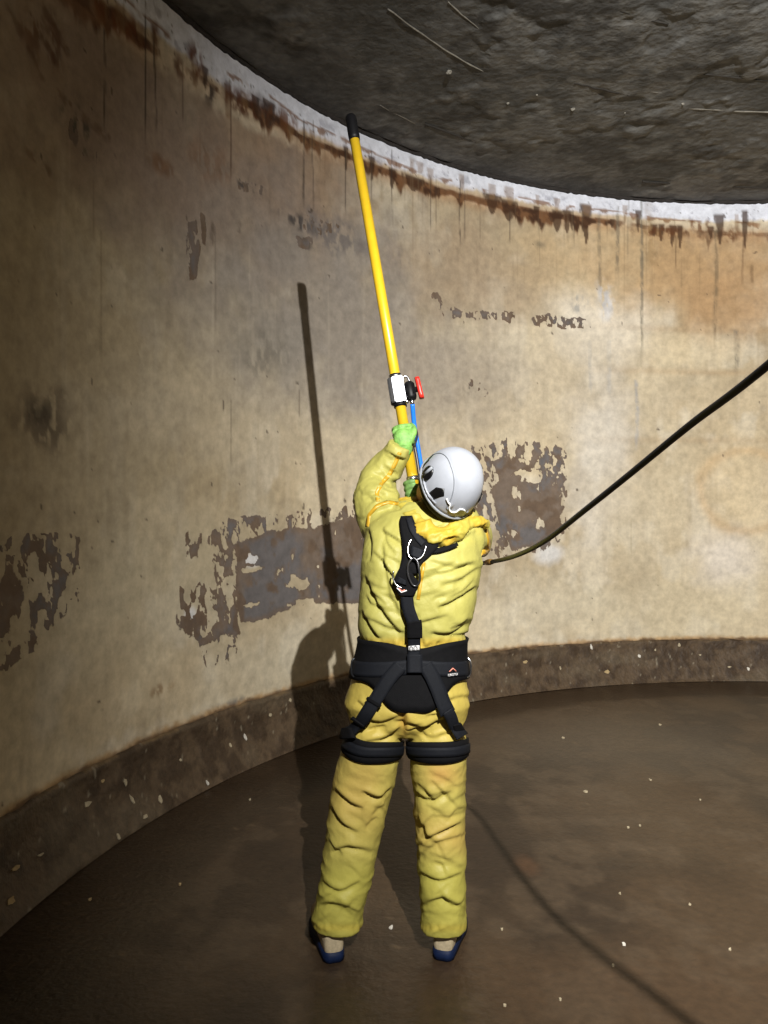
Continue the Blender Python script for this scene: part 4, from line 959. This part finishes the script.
for cxp, s in ((371, -1), (437, 1)):
    lx, ly = (cxp-384)/F*LD, LD
    def ltop(a, s=s):
        q = math.cos(math.radians(a))*s; b = math.sin(math.radians(a)); return zpx(741, LD)+(.030*max(q, 0)**2 if s < 0 else .012*max(q, 0)**2)-.034*b
    def lbot(a, s=s):
        b = -math.sin(math.radians(a)); return ltop(a)-.052-.020*max(0, b)
    def loop(nm, top, bot, off, th, a0, a1, nu, nv):
        P = []; Nn = []
        for i in range(nu+1):
            a = math.radians(a0+(a1-a0)*i/nu); r1 = []; r2 = []
            for j in range(nv):
                z = top(math.degrees(a))+(bot(math.degrees(a))-top(math.degrees(a)))*j/(nv-1); py_ = HZ+(EYE-z)/LD*F
                l_, r_ = (np.interp(py_, (722, 738, 757, 782), (353, 347, 339, 332)), np.interp(py_, (722, 738, 757, 782), (403, 402, 399, 395))) if s < 0 else (np.interp(py_, (722, 738, 757, 782), (407, 408, 410, 412)), np.interp(py_, (722, 738, 757, 782), (461, 466, 466, 465)))
                rx_ = (r_-l_)/2/F*LD; cx_ = ((l_+r_)/2-384)/F*LD; ca, sa = math.cos(a), math.sin(a)
                p_ = Vector((cx_+math.copysign(abs(ca)**.91, ca)*(rx_+.004), ly+math.copysign(abs(sa)**.91, sa)*.124, z)); r1.append(p_); r2.append(Vector((ca, sa, 0)))
            P.append(r1); Nn.append(r2)
        return solid_grid(nm, P, Nn, off, th)
    obj('thigh_pad', loop('tp', ltop, lbot, .006, .010, 0, 360, 60, 6), pad, har)
    obj('thigh_webbing', loop('tw', lambda a: ltop(a)-.016, lambda a: ltop(a)-.048, .0105, .006, 190, 350, 40, 4), web, har)
# maker's mark and name on the belt
bm = bmesh.new(); add_tube(bm, [pt(446.5, 671.2, .021), pt(449.5, 667.8, .021), pt(452.5, 670.8, .021)], .0020, 6); obj('maker_mark', from_bm('mk', bm), mark_m, har)
cu_ = bpy.data.curves.new('txt', 'FONT'); cu_.body = 'CRESTO'; cu_.size = .011; cu_.align_x = 'CENTER'; cu_.extrude = .0006
to = bpy.data.objects.new('txt', cu_); COL.objects.link(to); bpy.context.view_layer.update()
tm = bpy.data.meshes.new_from_object(to.evaluated_get(bpy.context.evaluated_depsgraph_get())); bpy.data.objects.remove(to)
h_, n_ = cast_back(449.5, 674.5); n_ = Vector((n_.x, n_.y, 0)).normalized(); xr = Vector((0, 0, 1)).cross(n_).normalized()
Mx = Matrix((xr, Vector((0, 0, 1)), n_)).transposed().to_4x4(); Mx.translation = h_+n_*.020; tm.transform(Mx)
tm.materials.clear(); obj('maker_name', tm, white_m, har, smooth=False)

# ================================================================= SPRAY LANCE
lance = thing('spray_lance', LB, 'long yellow lance pole with black tip and valve held up by the worker', 'lance')
ypole = mat('pole_yellow', lin(202, 166, 34), .34, nscale=30, nvar=.06); alu = mat('aluminium', lin(150, 152, 158), .4, .85, nscale=60, nvar=.1)
dk = mat('plastic_black', lin(13, 13, 15), .5, nscale=60, nvar=.2, spec=.2)
tipc = on_lance(138)
obj('tube', tube_mesh('tube', [tipc, LB], RAD, 24), ypole, lance)
bm = bmesh.new(); add_tube(bm, [LT, LT+LA*.01, tipc-LA*.006, tipc+LA*.012], [.018, .0232, .0238, .0225], 24); obj('tip_sleeve', from_bm('tip', bm), dk, lance)
vc = on_lance(391)
bm = bmesh.new(); add_box(bm, vc+LY*.004+LX*.004, (LX, LY, LA), (.022, .028, .052), .004); blk = obj('valve_block', from_bm('blk', bm), alu, lance, smooth=False)
bm = bmesh.new(); add_box(bm, vc-LX*.024, (LX, LY, LA), (.010, .027, .050), .004); obj('clamp_cheek', from_bm('chk', bm), dk, lance, smooth=False)
for q in (-.058, .058):
    bm = bmesh.new(); add_tube(bm, [vc+LA*(q-.008), vc+LA*(q+.008)], RAD+.005, 20); obj('pole_collar', from_bm('col', bm), steel if q < 0 else dk, lance)
vb = vc+LX*.047+LA*.006
bm = bmesh.new(); add_tube(bm, [vb-LA*.034, vb-LA*.026, vb+LA*.026, vb+LA*.038], [.014, .021, .022, .018], 20); add_box(bm, vb-LX*.004, (LX, LY, LA), (.022, .020, .026), .005); add_tube(bm, [vb-LX*.03, vb+LX*.034], .011, 14)
obj('valve_body', from_bm('vb', bm), dk, lance)
hx = vb+LX*.036+LY*.012
bm = bmesh.new()
hl = [(-.042, .010), (-.030, .014), (-.012, .009), (0, .014), (.012, .009), (.030, .014), (.042, .010)]
dirh = (LA+LX*.06).normalized()
add_loft(bm, [(hx+dirh*a, LX*.010, LY*b*1.5) for a, b in hl], 14, 2.6)
obj('valve_handle', from_bm('vh', bm), mat('handle_red', lin(206, 44, 34), .4, nscale=40, nvar=.1), lance)
bm = bmesh.new(); add_tube(bm, smooth_path([vc+LX*.026-LA*.030+LY*.012, vc+LX*.030-LA*.048+LY*.014, vc+LX*.044-LA*.046+LY*.014, vc+LX*.050-LA*.026+LY*.014], 5), .0045, 8)
obj('release_hook', from_bm('rh', bm), steel, lance)
bm = bmesh.new(); add_ball(bm, vc+LX*.026+LA*.054+LY*.018, .009, 12); obj('clamp_bolt', from_bm('bolt', bm), steel, lance)
h0 = vb+LA*.036
bm = bmesh.new(); add_tube(bm, [h0, h0+LA*.022], [.0085, .008], 14); obj('hose_ferrule', from_bm('hf', bm), steel, lance)
bh = smooth_path([h0+LA*.02, Q(414.3, 425, 2.985), Q(418.0, 447, 2.985), Q(421.5, 468, 2.99), Q(428, 500, 3.0), Q(424, 515, 3.01)], 8)
obj('feed_hose', tube_mesh('bh', bh, .0092, 14), mat('hose_blue', lin(28, 108, 206), .35, nscale=40, nvar=.06), lance)
kb = smooth_path([on_lance(436)+LX*.024, on_lance(455)+LX*.028, on_lance(478)+LX*.026], 6)
obj('support_rod', tube_mesh('rod', kb, .006, 10), mat('rod_dark', lin(58, 52, 46), .4, .4), lance)
rc = on_lance(479)
bm = bmesh.new(); add_tube(bm, [rc-LA*.008, rc+LA*.008], RAD+.004, 20); add_box(bm, rc+LX*.030, (LX, LY, LA), (.010, .007, .007), .002); obj('clamp_ring', from_bm('cr', bm), steel, lance)
bm = bmesh.new(); add_tube(bm, [LB-LA*.004, LB+LA*.02], [RAD*.95, RAD*.7], 20); obj('end_cap', from_bm('ec', bm), seam_m, lance)

# ================================================================= BLACK HOSE
hs = thing('supply_hose', Q(489, 562, 2.86), 'thick black supply hose rising from behind the worker\'s elbow', 'hose')
hp2 = [Q(424, 516, 3.02), Q(432, 535, 3.16), Q(455, 556, 3.16), Q(474, 563, 3.02), Q(490, 562, 2.82), Q(515, 556, 2.48), Q(545, 541, 2.20), Q(585, 510, 1.95), Q(630, 474, 1.75), Q(690, 425, 1.52), Q(768, 365, 1.27),
       Vector((.694, .787, 2.0)), Vector((.807, .415, 2.12)), Vector((.88, .0, 2.35)), Vector((1.05, -.35, 2.9)), Vector((1.2, -.55, 4.30))]
obj('hose_tube', tube_mesh('hose', smooth_path(hp2, 10), .0075, 16), mat('hose_rubber', lin(18, 20, 27), .45, nscale=60, nvar=.2), hs)
cq = smooth_path(hp2, 10); i0 = 4*10
bm = bmesh.new(); add_tube(bm, [cq[i0-2], cq[i0-1], cq[i0], cq[i0+1]], [.0095, .0112, .0112, .0095], 14); obj('hose_coupling', from_bm('hcp', bm), mat('brass', lin(150, 116, 60), .4, .7), hs)
